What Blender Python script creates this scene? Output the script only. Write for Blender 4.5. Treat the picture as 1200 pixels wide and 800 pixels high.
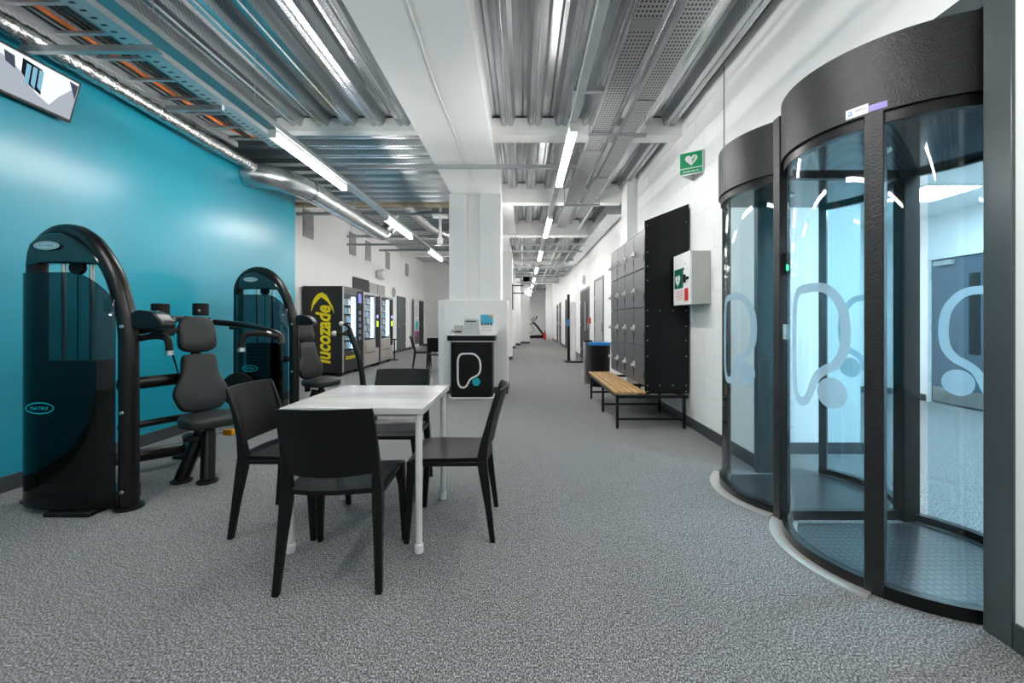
import bpy, math, random
from mathutils import Vector, Matrix
random.seed(7)
S = bpy.context.scene
for o in list(bpy.data.objects): bpy.data.objects.remove(o)
COL = S.collection
PI = math.pi
# ------------------------------------------------------------ camera, world, exposure
cam_d = bpy.data.cameras.new('camera'); cam = bpy.data.objects.new('camera', cam_d); COL.objects.link(cam)
cam.location = (0, 0, 1.2); cam.rotation_euler = (PI/2, 0, 0)
cam_d.sensor_width = 36; cam_d.lens = 15.0
cam_d.shift_x = -13/1200; cam_d.shift_y = -24/1200
cam_d.clip_start = .05; cam_d.clip_end = 100
S.camera = cam
W = bpy.data.worlds.new('world'); S.world = W; W.use_nodes = True
W.node_tree.nodes['Background'].inputs[0].default_value = (.8, .85, .9, 1)
W.node_tree.nodes['Background'].inputs[1].default_value = .3
S.view_settings.view_transform = 'Standard'; S.view_settings.look = 'None'
S.view_settings.gamma = 1; S.view_settings.use_curve_mapping = False
S.view_settings.exposure = 1.92
LAMP = 20.0          # emission strength of the LED battens
PANEL = 18.0          # emission strength of the reception ceiling panels

# ------------------------------------------------------------ materials
MATS = {}
def nd(nt, t, **kw):
    n = nt.nodes.new(t)
    for k, v in kw.items():
        if k in n.inputs.keys(): n.inputs[k].default_value = v
        else: setattr(n, k, v)
    return n
def lk(nt, a, b): nt.links.new(a, b)
def rgb(c): return (c[0], c[1], c[2], 1)
def M(name, c, rough=.5, metal=0.0, var=.06, nscale=6.0, bump=0.0, bscale=80.0, coat=0.0, spec=.5, stretch=None, emit=None, estr=1.0):
    if name in MATS: return MATS[name]
    m = bpy.data.materials.new(name); m.use_nodes = True; nt = m.node_tree
    b = nt.nodes['Principled BSDF']
    b.inputs['Roughness'].default_value = rough; b.inputs['Metallic'].default_value = metal
    b.inputs['Coat Weight'].default_value = coat; b.inputs['Specular IOR Level'].default_value = spec
    tc = nd(nt, 'ShaderNodeTexCoord'); src = tc.outputs['Object']
    if stretch:
        mp = nd(nt, 'ShaderNodeMapping'); mp.inputs['Scale'].default_value = stretch
        lk(nt, src, mp.inputs[0]); src = mp.outputs[0]
    n = nd(nt, 'ShaderNodeTexNoise'); n.inputs['Scale'].default_value = nscale; n.inputs['Detail'].default_value = 4
    lk(nt, src, n.inputs['Vector'])
    r = nd(nt, 'ShaderNodeValToRGB')
    r.color_ramp.elements[0].position = .3; r.color_ramp.elements[1].position = .7
    r.color_ramp.elements[0].color = rgb([max(0, x*(1-var)) for x in c]); r.color_ramp.elements[1].color = rgb([min(1, x*(1+var)) for x in c])
    lk(nt, n.outputs['Fac'], r.inputs[0]); lk(nt, r.outputs[0], b.inputs['Base Color'])
    if bump > 0:
        n2 = nd(nt, 'ShaderNodeTexNoise'); n2.inputs['Scale'].default_value = bscale; n2.inputs['Detail'].default_value = 3
        lk(nt, src, n2.inputs['Vector'])
        bp = nd(nt, 'ShaderNodeBump'); bp.inputs['Strength'].default_value = bump; bp.inputs['Distance'].default_value = .01
        lk(nt, n2.outputs['Fac'], bp.inputs['Height']); lk(nt, bp.outputs[0], b.inputs['Normal'])
    if emit:
        b.inputs['Emission Color'].default_value = rgb(emit); b.inputs['Emission Strength'].default_value = estr
    MATS[name] = m
    return m
def glass_mat(name, tint, refl=1.0, rough=0.0, frost=0.0, fcol=(.5, .55, .6)):
    m = bpy.data.materials.new(name); m.use_nodes = True; nt = m.node_tree
    for n in list(nt.nodes): nt.nodes.remove(n)
    out = nd(nt, 'ShaderNodeOutputMaterial')
    tr = nd(nt, 'ShaderNodeBsdfTransparent'); tr.inputs[0].default_value = rgb(tint)
    gl = nd(nt, 'ShaderNodeBsdfGlossy'); gl.inputs['Roughness'].default_value = rough
    fr = nd(nt, 'ShaderNodeLayerWeight'); fr.inputs[0].default_value = .5      # Schlick reflectance, the same from both sides
    pw = nd(nt, 'ShaderNodeMath', operation='POWER'); pw.inputs[1].default_value = 5; lk(nt, fr.outputs['Facing'], pw.inputs[0])
    ml = nd(nt, 'ShaderNodeMath', operation='MULTIPLY_ADD'); ml.inputs[1].default_value = .75*refl; ml.inputs[2].default_value = .04*refl
    lk(nt, pw.outputs[0], ml.inputs[0])
    mx = nd(nt, 'ShaderNodeMixShader'); lk(nt, ml.outputs[0], mx.inputs[0]); lk(nt, tr.outputs[0], mx.inputs[1]); lk(nt, gl.outputs[0], mx.inputs[2])
    last = mx.outputs[0]
    if frost > 0:
        df = nd(nt, 'ShaderNodeBsdfDiffuse'); df.inputs[0].default_value = rgb(fcol)
        m2 = nd(nt, 'ShaderNodeMixShader'); m2.inputs[0].default_value = frost
        tl = nd(nt, 'ShaderNodeBsdfTranslucent'); tl.inputs[0].default_value = rgb([min(1, x*1.5) for x in fcol])
        m3 = nd(nt, 'ShaderNodeMixShader'); m3.inputs[0].default_value = .5
        lk(nt, df.outputs[0], m3.inputs[1]); lk(nt, tl.outputs[0], m3.inputs[2])
        lk(nt, last, m2.inputs[1]); lk(nt, m3.outputs[0], m2.inputs[2]); last = m2.outputs[0]
    lk(nt, last, out.inputs[0]); MATS[name] = m
    return m
def emit_mat(name, c, s):
    m = bpy.data.materials.new(name); m.use_nodes = True; nt = m.node_tree
    for n in list(nt.nodes): nt.nodes.remove(n)
    out = nd(nt, 'ShaderNodeOutputMaterial'); e = nd(nt, 'ShaderNodeEmission')
    e.inputs[0].default_value = rgb(c); e.inputs[1].default_value = s
    lk(nt, e.outputs[0], out.inputs[0]); MATS[name] = m
    return m
def carpet_mat():
    m = bpy.data.materials.new('carpet'); m.use_nodes = True; nt = m.node_tree
    b = nt.nodes['Principled BSDF']; b.inputs['Roughness'].default_value = .95; b.inputs['Specular IOR Level'].default_value = .1; b.inputs['Sheen Weight'].default_value = .12
    tc = nd(nt, 'ShaderNodeTexCoord')
    mp = nd(nt, 'ShaderNodeMapping'); mp.inputs['Scale'].default_value = (1.0, .6, 1); lk(nt, tc.outputs['Object'], mp.inputs[0])
    n = nd(nt, 'ShaderNodeTexNoise'); n.inputs['Scale'].default_value = 190; n.inputs['Detail'].default_value = 4; n.inputs['Roughness'].default_value = .75
    lk(nt, mp.outputs[0], n.inputs['Vector'])
    v = nd(nt, 'ShaderNodeTexVoronoi'); v.inputs['Scale'].default_value = 130; lk(nt, mp.outputs[0], v.inputs['Vector'])
    r = nd(nt, 'ShaderNodeValToRGB'); cr = r.color_ramp
    cr.elements[0].position = .36; cr.elements[0].color = (.010, .010, .013, 1)
    cr.elements[1].position = .65; cr.elements[1].color = (.58, .58, .60, 1)
    e = cr.elements.new(.5); e.color = (.13, .13, .14, 1)
    lk(nt, n.outputs['Fac'], r.inputs[0])
    mix = nd(nt, 'ShaderNodeMix', data_type='RGBA', blend_type='MULTIPLY'); mix.inputs[0].default_value = .5
    lk(nt, r.outputs[0], mix.inputs[6]); lk(nt, v.outputs['Color'], mix.inputs[7])
    hs = nd(nt, 'ShaderNodeHueSaturation'); hs.inputs['Saturation'].default_value = .12; hs.inputs['Value'].default_value = 1.3
    lk(nt, mix.outputs[2], hs.inputs['Color']); lk(nt, hs.outputs[0], b.inputs['Base Color'])
    bp = nd(nt, 'ShaderNodeBump'); bp.inputs['Strength'].default_value = .25; bp.inputs['Distance'].default_value = .004
    lk(nt, n.outputs['Fac'], bp.inputs['Height']); lk(nt, bp.outputs[0], b.inputs['Normal'])
    MATS['carpet'] = m; return m
def dot_mat(name, base, dark, sx, sy, thr, metal=.8, rough=.4, axis=(0, 1), bump=0.5):
    """regular small holes / dashes on a metal sheet, by object coordinates"""
    m = bpy.data.materials.new(name); m.use_nodes = True; nt = m.node_tree
    b = nt.nodes['Principled BSDF']; b.inputs['Roughness'].default_value = rough; b.inputs['Metallic'].default_value = metal
    tc = nd(nt, 'ShaderNodeTexCoord'); sp = nd(nt, 'ShaderNodeSeparateXYZ'); lk(nt, tc.outputs['Object'], sp.inputs[0])
    res = []
    for ax, s in ((axis[0], sx), (axis[1], sy)):
        a = nd(nt, 'ShaderNodeMath', operation='MULTIPLY'); a.inputs[1].default_value = s; lk(nt, sp.outputs[ax], a.inputs[0])
        c = nd(nt, 'ShaderNodeMath', operation='SINE'); lk(nt, a.outputs[0], c.inputs[0]); res.append(c)
    mn = nd(nt, 'ShaderNodeMath', operation='MINIMUM'); lk(nt, res[0].outputs[0], mn.inputs[0]); lk(nt, res[1].outputs[0], mn.inputs[1])
    gt = nd(nt, 'ShaderNodeMath', operation='GREATER_THAN'); gt.inputs[1].default_value = thr; lk(nt, mn.outputs[0], gt.inputs[0])
    mx = nd(nt, 'ShaderNodeMix', data_type='RGBA'); lk(nt, gt.outputs[0], mx.inputs[0])
    mx.inputs[6].default_value = rgb(base); mx.inputs[7].default_value = rgb(dark); lk(nt, mx.outputs[2], b.inputs['Base Color'])
    bp = nd(nt, 'ShaderNodeBump', invert=True); bp.inputs['Strength'].default_value = bump; bp.inputs['Distance'].default_value = .005
    lk(nt, gt.outputs[0], bp.inputs['Height']); lk(nt, bp.outputs[0], b.inputs['Normal'])
    MATS[name] = m; return m
def chevron_mat():
    """galvanised web with slanted embossed dashes"""
    m = bpy.data.materials.new('embossed_web'); m.use_nodes = True; nt = m.node_tree
    b = nt.nodes['Principled BSDF']; b.inputs['Roughness'].default_value = .34; b.inputs['Metallic'].default_value = .92
    tc = nd(nt, 'ShaderNodeTexCoord')
    w = nd(nt, 'ShaderNodeTexWave', wave_type='BANDS', bands_direction='DIAGONAL'); w.inputs['Scale'].default_value = 13
    w.inputs['Distortion'].default_value = .8; lk(nt, tc.outputs['Object'], w.inputs['Vector'])
    r = nd(nt, 'ShaderNodeValToRGB'); r.color_ramp.elements[0].position = .72; r.color_ramp.elements[1].position = .82
    r.color_ramp.elements[0].color = (.40, .42, .43, 1); r.color_ramp.elements[1].color = (.56, .58, .59, 1)
    lk(nt, w.outputs['Fac'], r.inputs[0]); lk(nt, r.outputs[0], b.inputs['Base Color'])
    bp = nd(nt, 'ShaderNodeBump'); bp.inputs['Strength'].default_value = .45; bp.inputs['Distance'].default_value = .006
    lk(nt, r.outputs[0], bp.inputs['Height']); lk(nt, bp.outputs[0], b.inputs['Normal'])
    MATS['embossed_web'] = m; return m

TEAL = M('teal_paint', (.011, .305, .415), .30, 0, .03, 2, .04, 60, spec=.6)
WHITE = M('white_paint', (.87, .87, .86), .6, 0, .015, 3, .03, 120)
BLOCKP = M('painted_block', (.87, .87, .86), .55, 0, .008, 5, .15, 70)
BEAMW = M('white_beam_paint', (.84, .84, .82), .5, 0, .03)
SKIRT = M('grey_skirting', (.045, .055, .06), .45)
CARPET = carpet_mat()
GALV = M('galvanised_steel', (.56, .58, .595), .24, .92, .32, 9, .05, 40, stretch=(1.5, .12, 1))
GALVX = M('galvanised_steel_cross', (.52, .54, .555), .30, .92, .28, 9, .05, 40, stretch=(.15, 1, 1))
WEB = chevron_mat()
STRUT = dot_mat('slotted_strut', (.45, .47, .48), (.05, .055, .06), 2*PI/.05, 1e-4, .2, .85, .4, (0, 1))
STRUTW = M('strut_steel', (.42, .45, .46), .4, .85)
TRAY = dot_mat('perforated_tray', (.5, .51, .52), (.03, .03, .035), 2*PI/.025, 2*PI/.04, .1, .75, .42, (0, 1))
DASH = dot_mat('dashed_tray', (.55, .57, .58), (.04, .04, .045), 2*PI/.14, 2*PI/.07, .55, .75, .4, (0, 1))
FOIL = M('foil', (.75, .75, .74), .22, 1, .2, 30, 1.0, 38)
DUCT = M('duct_steel', (.6, .63, .64), .27, .95, .12, 5)
LEDM = emit_mat('led_diffuser', (1, .985, .96), LAMP)
PANM = emit_mat('panel_diffuser', (.86, .92, 1), PANEL)
BLACKP = M('black_plastic', (.0035, .0035, .004), .40, 0, .1, 10, .06, 300, spec=.28)
BLACKM = M('black_powder_coat', (.004, .004, .0045), .30, 0, .1, 10, .05, 400, spec=.4)
RUBBER = M('black_rubber', (.004, .004, .004), .6, spec=.3)
VINYL = M('black_vinyl', (.016, .017, .018), .45, 0, .08, 20, .08, 500)
PORT = M('dark_grey_metal', (.022, .022, .023), .36, .3, .15, 30, .35, 130)
PBLACK = M('portal_black', (.004, .004, .0045), .35, spec=.3)
COLG = M('grey_steel_trim', (.075, .09, .095), .28, .2, .05)
THRESH = M('satin_steel', (.78, .77, .74), .5, .85)
CHROME = M('brushed_steel', (.62, .61, .58), .28, 1, .08, 12)
SILVER = M('silver_plastic', (.55, .56, .56), .35, .5)
TABLE = None
WOOD = M('bench_wood', (.55, .33, .13), .45, 0, .22, 7, .05, 60, stretch=(8, .6, 8))
def lockmat():
    return M('locker_grey', (.085, .09, .10), .42, .3, .06, 4)
LOCK = lockmat()
LOCKB = M('locker_black_panel', (.0035, .004, .005), .3, .0, .1, spec=.25)
LATCH = M('latch_grey', (.62, .62, .58), .35, .2)
PANELG = M('cabinet_grey', (.50, .51, .48), .45)
WHITEP = M('white_plastic', (.80, .80, .79), .35)
CREAM = M('white_tube', (.72, .72, .68), .35)
BLUE = M('blue_plastic', (.02, .23, .62), .4)
GREEN = M('sign_green', (.0, .28, .11), .4)
RED = M('red_paint', (.6, .02, .02), .4)
YEL = M('yellow_print', (.85, .70, .0), .45)
ORANGE = M('orange_plastic', (.75, .17, .03), .5)
ORK = M('orange_knob', (.9, .38, .0), .4)
TAN = M('tan_board', (.36, .31, .22), .8, 0, .2, 6)
VDARK = M('vending_dark', (.007, .008, .009), .35)
VBEIGE = M('vending_beige_steel', (.42, .39, .35), .4, .4)
VSILV = M('vending_silver', (.45, .45, .45), .35, .5)
DOORG = M('door_grey', (.10, .12, .135), .4)
DOORL = M('door_light_grey', (.36, .37, .37), .45)
DARK = M('dark_opening', (.02, .021, .022), .6)
VENTG = M('vent_grey', (.34, .34, .33), .5)
BADGE = M('badge_silver', (.55, .68, .70), .3, .5)
CYAN = M('cyan_print', (.0, .42, .48), .45)
PRW = M('white_print', (.78, .78, .78), .5)
PRB = M('blue_print', (.06, .25, .55), .5)
PRP = M('purple_print', (.32, .25, .62), .5)
COWL = M('petrol_cowl', (.004, .018, .023), .16, 0, .05, coat=.6)
GLASS = glass_mat('portal_glass', (.80, .90, .93), 1.0)
VGLASS = glass_mat('vending_glass', (.85, .93, .97), .8)
SMOKE = glass_mat('smoked_acrylic', (.33, .38, .40), 1.0)
FROST = glass_mat('frosted_film', (.75, .85, .9), .3, .3, .80, (.40, .47, .51))
def table_mat():
    m = M('marbled_laminate', (.56, .56, .55), .14, 0, .22, 2.0, stretch=(.7, 5, 1))
    return m
TABLE = table_mat()
def mat_dimple():
    return dot_mat('studded_rubber', (.012, .015, .018), (.05, .058, .066), 2*PI/.038, 2*PI/.038, .0, 0, .32, (0, 1), -1.0)
STUD = mat_dimple()

# ------------------------------------------------------------ mesh builder
class MB:
    def __init__(s): s.v = []; s.f = []; s.m = []
    def add(s, vs, fs, mi=0):
        o = len(s.v); s.v += [tuple(x) for x in vs]
        for f in fs: s.f.append(tuple(i+o for i in f)); s.m.append(mi)
        return s
    def box(s, x0, y0, z0, x1, y1, z1, mi=0):
        if x0 > x1: x0, x1 = x1, x0
        if y0 > y1: y0, y1 = y1, y0
        if z0 > z1: z0, z1 = z1, z0
        vs = [(x0,y0,z0),(x1,y0,z0),(x1,y1,z0),(x0,y1,z0),(x0,y0,z1),(x1,y0,z1),(x1,y1,z1),(x0,y1,z1)]
        return s.add(vs, [(3,2,1,0),(4,5,6,7),(0,1,5,4),(1,2,6,5),(2,3,7,6),(3,0,4,7)], mi)
    def obox(s, c, sz, rot, mi=0):
        hx, hy, hz = sz[0]/2, sz[1]/2, sz[2]/2; c = Vector(c)
        vs = [c + rot @ Vector(p) for p in [(-hx,-hy,-hz),(hx,-hy,-hz),(hx,hy,-hz),(-hx,hy,-hz),(-hx,-hy,hz),(hx,-hy,hz),(hx,hy,hz),(-hx,hy,hz)]]
        return s.add(vs, [(3,2,1,0),(4,5,6,7),(0,1,5,4),(1,2,6,5),(2,3,7,6),(3,0,4,7)], mi)
    def prism(s, poly, f3, d, mi=0):
        """poly: 2D points; f3(u,v,w)->3D; d=(w0,w1)"""
        n = len(poly)
        vs = [f3(u, v, d[0]) for u, v in poly] + [f3(u, v, d[1]) for u, v in poly]
        fs = [tuple(range(n-1, -1, -1)), tuple(range(n, 2*n))] + [(i, (i+1) % n, (i+1) % n+n, i+n) for i in range(n)]
        return s.add(vs, fs, mi)
    def tube(s, pts, r, seg=12, mi=0, cap=True, flat=None):
        """round tube along a polyline; r scalar or list; flat=(a,b) scales the section"""
        P = [Vector(p) for p in pts]; n = len(P)
        R = r if isinstance(r, (list, tuple)) else [r]*n
        T = []
        for i in range(n):
            a = P[max(0, i-1)]; b = P[min(n-1, i+1)]; T.append((b-a).normalized())
        up = Vector((0, 0, 1)) if abs(T[0].z) < .9 else Vector((0, 1, 0))
        nx = T[0].cross(up).normalized(); rings = []
        for i in range(n):
            nx = (nx - T[i]*nx.dot(T[i])).normalized(); ny = T[i].cross(nx)
            fa, fb = flat if flat else (1, 1)
            rings.append([P[i] + nx*(R[i]*fa*math.cos(2*PI*k/seg)) + ny*(R[i]*fb*math.sin(2*PI*k/seg)) for k in range(seg)])
        vs = [p for rg in rings for p in rg]; fs = []
        for i in range(n-1):
            for k in range(seg):
                a = i*seg+k; b = i*seg+(k+1) % seg; fs.append((a, b, b+seg, a+seg))
        if cap: fs.append(tuple(range(seg-1, -1, -1))); fs.append(tuple((n-1)*seg+k for k in range(seg)))
        return s.add(vs, fs, mi)
    def lathe(s, c, prof, seg=20, ax='z', mi=0):
        c = Vector(c); vs = []; fs = []; n = len(prof)
        for r, h in prof:
            for k in range(seg):
                a = 2*PI*k/seg; x, y = r*math.cos(a), r*math.sin(a)
                p = {'z': (x, y, h), 'y': (x, h, -y), 'x': (h, x, y)}[ax]
                vs.append(c+Vector(p))
        for i in range(n-1):
            for k in range(seg):
                a = i*seg+k; b = i*seg+(k+1) % seg; fs.append((a, b, b+seg, a+seg))
        fs.append(tuple(range(seg-1, -1, -1))); fs.append(tuple((n-1)*seg+k for k in range(seg)))
        return s.add(vs, fs, mi)
    def loft(s, secs, mi=0):
        """secs: list of (cx,cy,cz,hx,hy) rectangles"""
        vs = []; fs = []
        for cx, cy, cz, hx, hy in secs: vs += [(cx-hx,cy-hy,cz),(cx+hx,cy-hy,cz),(cx+hx,cy+hy,cz),(cx-hx,cy+hy,cz)]
        for i in range(len(secs)-1):
            for k in range(4):
                a = i*4+k; b = i*4+(k+1) % 4; fs.append((a, b, b+4, a+4))
        fs.append((3,2,1,0)); n = (len(secs)-1)*4; fs.append((n,n+1,n+2,n+3))
        return s.add(vs, fs, mi)
    def arc(s, cx, cy, r0, r1, z0, z1, a0, a1, n=24, rear=False, mi=0):
        """solid curved slab; angle a (deg): front point = (cx - r cos a, cy + r sin a)"""
        sg = 1 if rear else -1; vs = []; fs = []
        for i in range(n+1):
            a = math.radians(a0+(a1-a0)*i/n)
            for r, z in ((r0, z0), (r1, z0), (r1, z1), (r0, z1)):
                vs.append((cx+sg*r*math.cos(a), cy+r*math.sin(a), z))
        for i in range(n):
            for k in range(4):
                a = i*4+k; b = i*4+(k+1) % 4; fs.append((a, b, b+4, a+4))
        fs.append((3,2,1,0)); fs.append((n*4, n*4+1, n*4+2, n*4+3))
        return s.add(vs, fs, mi)
    def grid(s, pts, thick=None, mi=0, closed=False):
        """pts[i][j] 3D; if thick is a Vector list/func, not used"""
        ni = len(pts); nj = len(pts[0]); vs = [p for r in pts for p in r]; fs = []
        for i in range(ni-1):
            for j in range(nj-1): fs.append((i*nj+j, i*nj+j+1, (i+1)*nj+j+1, (i+1)*nj+j))
        return s.add(vs, fs, mi)
    def slab(s, A, B, mi=0):
        """two matching grids joined to a closed shell"""
        ni = len(A); nj = len(A[0]); o = ni*nj
        vs = [p for r in A for p in r] + [p for r in B for p in r]; fs = []
        for i in range(ni-1):
            for j in range(nj-1):
                q = (i*nj+j, i*nj+j+1, (i+1)*nj+j+1, (i+1)*nj+j)
                fs.append(q); fs.append(tuple(o+k for k in reversed(q)))
        for i in range(ni-1):
            a, b = i*nj, (i+1)*nj; fs.append((a, b, b+o, a+o))
            a, b = i*nj+nj-1, (i+1)*nj+nj-1; fs.append((b, a, a+o, b+o))
        for j in range(nj-1):
            a, b = j, j+1; fs.append((b, a, a+o, b+o))
            a, b = (ni-1)*nj+j, (ni-1)*nj+j+1; fs.append((a, b, b+o, a+o))
        return s.add(vs, fs, mi)
    def build(s, name, mats, parent=None, bevel=0, smooth=35, origin=None, fix=True):
        if not isinstance(mats, (list, tuple)): mats = [mats]
        off = Vector((0, 0, 0))
        if parent is not None: off = wpos(parent)
        if origin is not None: o2 = Vector(origin)
        else: o2 = off.copy()
        me = bpy.data.meshes.new(name)
        me.from_pydata([tuple(Vector(v)-o2) for v in s.v], [], s.f)
        for m in mats: me.materials.append(m)
        if len(mats) > 1:
            for p, mi in zip(me.polygons, s.m): p.material_index = mi
        if fix:
            import bmesh
            bm = bmesh.new(); bm.from_mesh(me); bmesh.ops.recalc_face_normals(bm, faces=bm.faces); bm.to_mesh(me); bm.free()
        if smooth:
            for p in me.polygons: p.use_smooth = True
            me.set_sharp_from_angle(angle=math.radians(smooth))
        o = bpy.data.objects.new(name, me); COL.objects.link(o)
        if parent is not None: o.parent = parent; o.location = o2-off
        elif origin is not None: o.location = o2
        o['w'] = tuple(o2)
        if bevel:
            b = o.modifiers.new('bevel', 'BEVEL'); b.width = bevel; b.segments = 2; b.limit_method = 'ANGLE'; b.angle_limit = math.radians(40)
        return o
def wpos(o): return Vector(o['w']) if 'w' in o.keys() else Vector(o.location)
def box(x0, y0, z0, x1, y1, z1): return MB().box(x0, y0, z0, x1, y1, z1)
def tag(o, label, cat, group=None):
    o['label'] = label; o['category'] = cat
    if group: o['group'] = group
    return o
def thing(name, label, cat, loc=(0, 0, 0), group=None):
    o = bpy.data.objects.new(name, None); COL.objects.link(o); o.location = loc; o['w'] = tuple(loc); o.empty_display_size = .1
    return tag(o, label, cat, group)
def struct(o): o['kind'] = 'structure'; return o
def copy_tree(o, parent=None, kids=None):
    kids = kids or {}
    c = o.copy(); COL.objects.link(c); c.parent = parent
    for ch in [k for k in bpy.data.objects if k.parent == o]: copy_tree(ch, c)
    return c
def dup(root, loc, rz=0, label=None, group=None):
    c = copy_tree(root); c.location = loc; c.rotation_euler = (0, 0, rz); c['w'] = tuple(loc)
    if label: c['label'] = label
    if group: c['group'] = group
    return c
def text(s, name, mat, parent, origin, right, up, width=None, height=None, extrude=.0008, shear=0.0, label=None, center=True, bold=0.0):
    cu = bpy.data.curves.new('t', 'FONT'); cu.body = s; cu.size = 1; cu.extrude = 0; cu.shear = shear; cu.offset = bold
    cu.resolution_u = 3
    ob = bpy.data.objects.new('t', cu); COL.objects.link(ob)
    dg = bpy.context.evaluated_depsgraph_get(); me = bpy.data.meshes.new_from_object(ob.evaluated_get(dg))
    bpy.data.objects.remove(ob); bpy.data.curves.remove(cu)
    xs = [v.co.x for v in me.vertices]; ys = [v.co.y for v in me.vertices]
    x0, x1, y0, y1 = min(xs), max(xs), min(ys), max(ys)
    sx = width/(x1-x0) if width else None; sy = height/(y1-y0) if height else None
    sx = sx or sy; sy = sy or sx
    r = Vector(right).normalized(); u = Vector(up).normalized(); o = Vector(origin); nrm = r.cross(u)
    base = wpos(parent) if parent is not None else Vector((0, 0, 0))
    cx = (x0+x1)/2 if center else x0; cy = (y0+y1)/2 if center else y0
    for v in me.vertices:
        v.co = o + r*((v.co.x-cx)*sx) + u*((v.co.y-cy)*sy) + nrm*extrude - base
    me.materials.clear(); me.materials.append(mat); me.name = name
    ob = bpy.data.objects.new(name, me); COL.objects.link(ob)
    if parent is not None: ob.parent = parent
    if label: ob['label'] = label
    return ob
def rz(a): return Matrix.Rotation(a, 3, 'Z')
def smoothpts(P, n=6):
    """Catmull-Rom through the points"""
    P = [Vector(p) for p in P]; out = []
    for i in range(len(P)-1):
        p0 = P[max(0, i-1)]; p1 = P[i]; p2 = P[i+1]; p3 = P[min(len(P)-1, i+2)]
        for k in range(n):
            t = k/n
            out.append(.5*((2*p1)+(-p0+p2)*t+(2*p0-5*p1+4*p2-p3)*t*t+(-p0+3*p1-3*p2+p3)*t**3))
    out.append(P[-1]); return out
def part(name, mb, mat, parent, bevel=0, label=None, smooth=35, origin=None):
    o = mb.build(name, mat, parent, bevel, smooth, origin)
    if label: o['label'] = label
    return o
exec_order = []

# ------------------------------------------------------------ large structure
struct(box(-4.9, -4, -.1, 6.2, 34, 0).build('floor', CARPET))
wl = struct(box(-5.1, -4, 0, -4.8, 21, 4.05).build('wall_left', WHITE))
tw = struct(box(-4.79, -4, 0, -3.65, 6.83, 3.32).build('wall_left_teal', TEAL)); tw.name = 'wall_teal'
struct(box(-3.65, -4, 0, -3.63, 6.84, .11).build('baseboard_left', SKIRT, bevel=.003))
struct(box(-4.8, 12.0, 0, -4.78, 20.7, .1).build('baseboard_left_far', SKIRT)).name = 'baseboard_far'
struct(box(-5.1, 20.7, 0, -.9, 20.9, 4.05).build('wall_back', WHITE))
struct(box(-4.78, 20.68, 0, -.9, 20.7, .1).build('baseboard_back', SKIRT))
struct(box(-.95, 22.7, 0, .36, 22.9, 3.7).build('wall_corridor', WHITE))
struct(box(-.95, 22.68, 0, .36, 22.7, .1).build('baseboard_corridor', SKIRT))
struct(box(-2.5, 33, 0, 2.2, 33.2, 3.7).build('wall_end', WHITE))
struct(box(-2.5, 22.9, 0, -2.4, 33, 3.7).build('wall_end_left', WHITE)).name = 'wall_far_left'
struct(box(-5.1, -4.2, 0, 6.2, -4, 3.7).build('wall_behind', WHITE))
# right wall: (Y from..to), openings at the portals
WX = 1.9
wr = MB().box(1.8, -4, 0, 2.08, 1.56, 3.7).box(WX+.004, 4.03, 0, 2.08, 34, 3.7).box(WX, 3.40, 0, 2.08, 4.03, 3.7).box(WX, 1.56, 2.45, 2.08, 3.40, 3.7)
wr.box(WX, 1.56, 0, 2.08, 1.66, 2.45)
wr = struct(wr.build('wall_right', WHITE))
# painted blocks, laid in stretcher bond between the portals and the far doors
bl, bh = .44, .215
blk = MB().box(-.006, 0, 0, .012, bl-.008, bh-.007); b0 = None
for r in range(17):
    z = r*bh
    y = 4.04 - (bl/2 if r % 2 else 0)
    while y < 7.9:
        yy0, yy1 = max(4.04, y), min(8.3, y+bl)
        if z+bh > 3.66: break
        if yy1-yy0 > .1:
            if b0 is None:
                b0 = blk.build('block', BLOCKP, wr, origin=(WX, yy0, z), bevel=.0) if False else None
                me = bpy.data.meshes.new('block')
                bb = MB().box(0, 0, 0, .006, bl-.005, bh-.005)
                me.from_pydata(bb.v, [], bb.f); me.materials.append(BLOCKP); b0 = me
            o = bpy.data.objects.new('block', b0); COL.objects.link(o); o.parent = wr
            o.location = (WX, yy0, z); o.scale = (1, (yy1-yy0-.005)/(bl-.005), 1)
        y += bl
struct(box(1.884, 3.42, 0, WX, 7.1, .11).build('baseboard_right', SKIRT, bevel=.003))
struct(box(1.892, 7.5, 0, WX+.012, 10.0, .1).build('baseboard_right_far', SKIRT)).name = 'baseboard_right.001'
struct(box(1.892, 14.1, 0, WX+.012, 18.0, .1).build('baseboard_right', SKIRT))
struct(box(1.892, 19.2, 0, WX+.012, 21.3, .1).build('baseboard_right', SKIRT))
struct(box(1.892, 24, 0, WX+.012, 27.8, .1).build('baseboard_right', SKIRT))
struct(box(1.785, -4, 0, 1.8, 1.555, .1).build('baseboard_near', SKIRT, bevel=.003)).name = 'baseboard_right_near'
struct(box(1.893, 4.02, 2.5, 1.899, 4.035, 3.6).build('trim_1', M('joint_grey', (.3, .3, .29), .6)))
struct(box(1.73, 7.1, 0, 1.91, 7.5, 3.62).build('wall_pier', WHITE, bevel=.004))
struct(box(1.5, 27.8, 0, 1.9, 28.3, 3.6).build('wall_pier_far', WHITE)).name = 'wall_pier.001'
# grey steel portal trim: column and header over the opening
t1 = MB().box(1.788, 1.56, 0, 1.96, 1.66, 2.56).box(1.82, 1.66, 2.445, 1.90, 3.40, 2.54).box(1.85, 3.365, 0, 1.98, 3.42, 2.54)
struct(t1.build('trim_2', COLG, bevel=.004))
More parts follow.
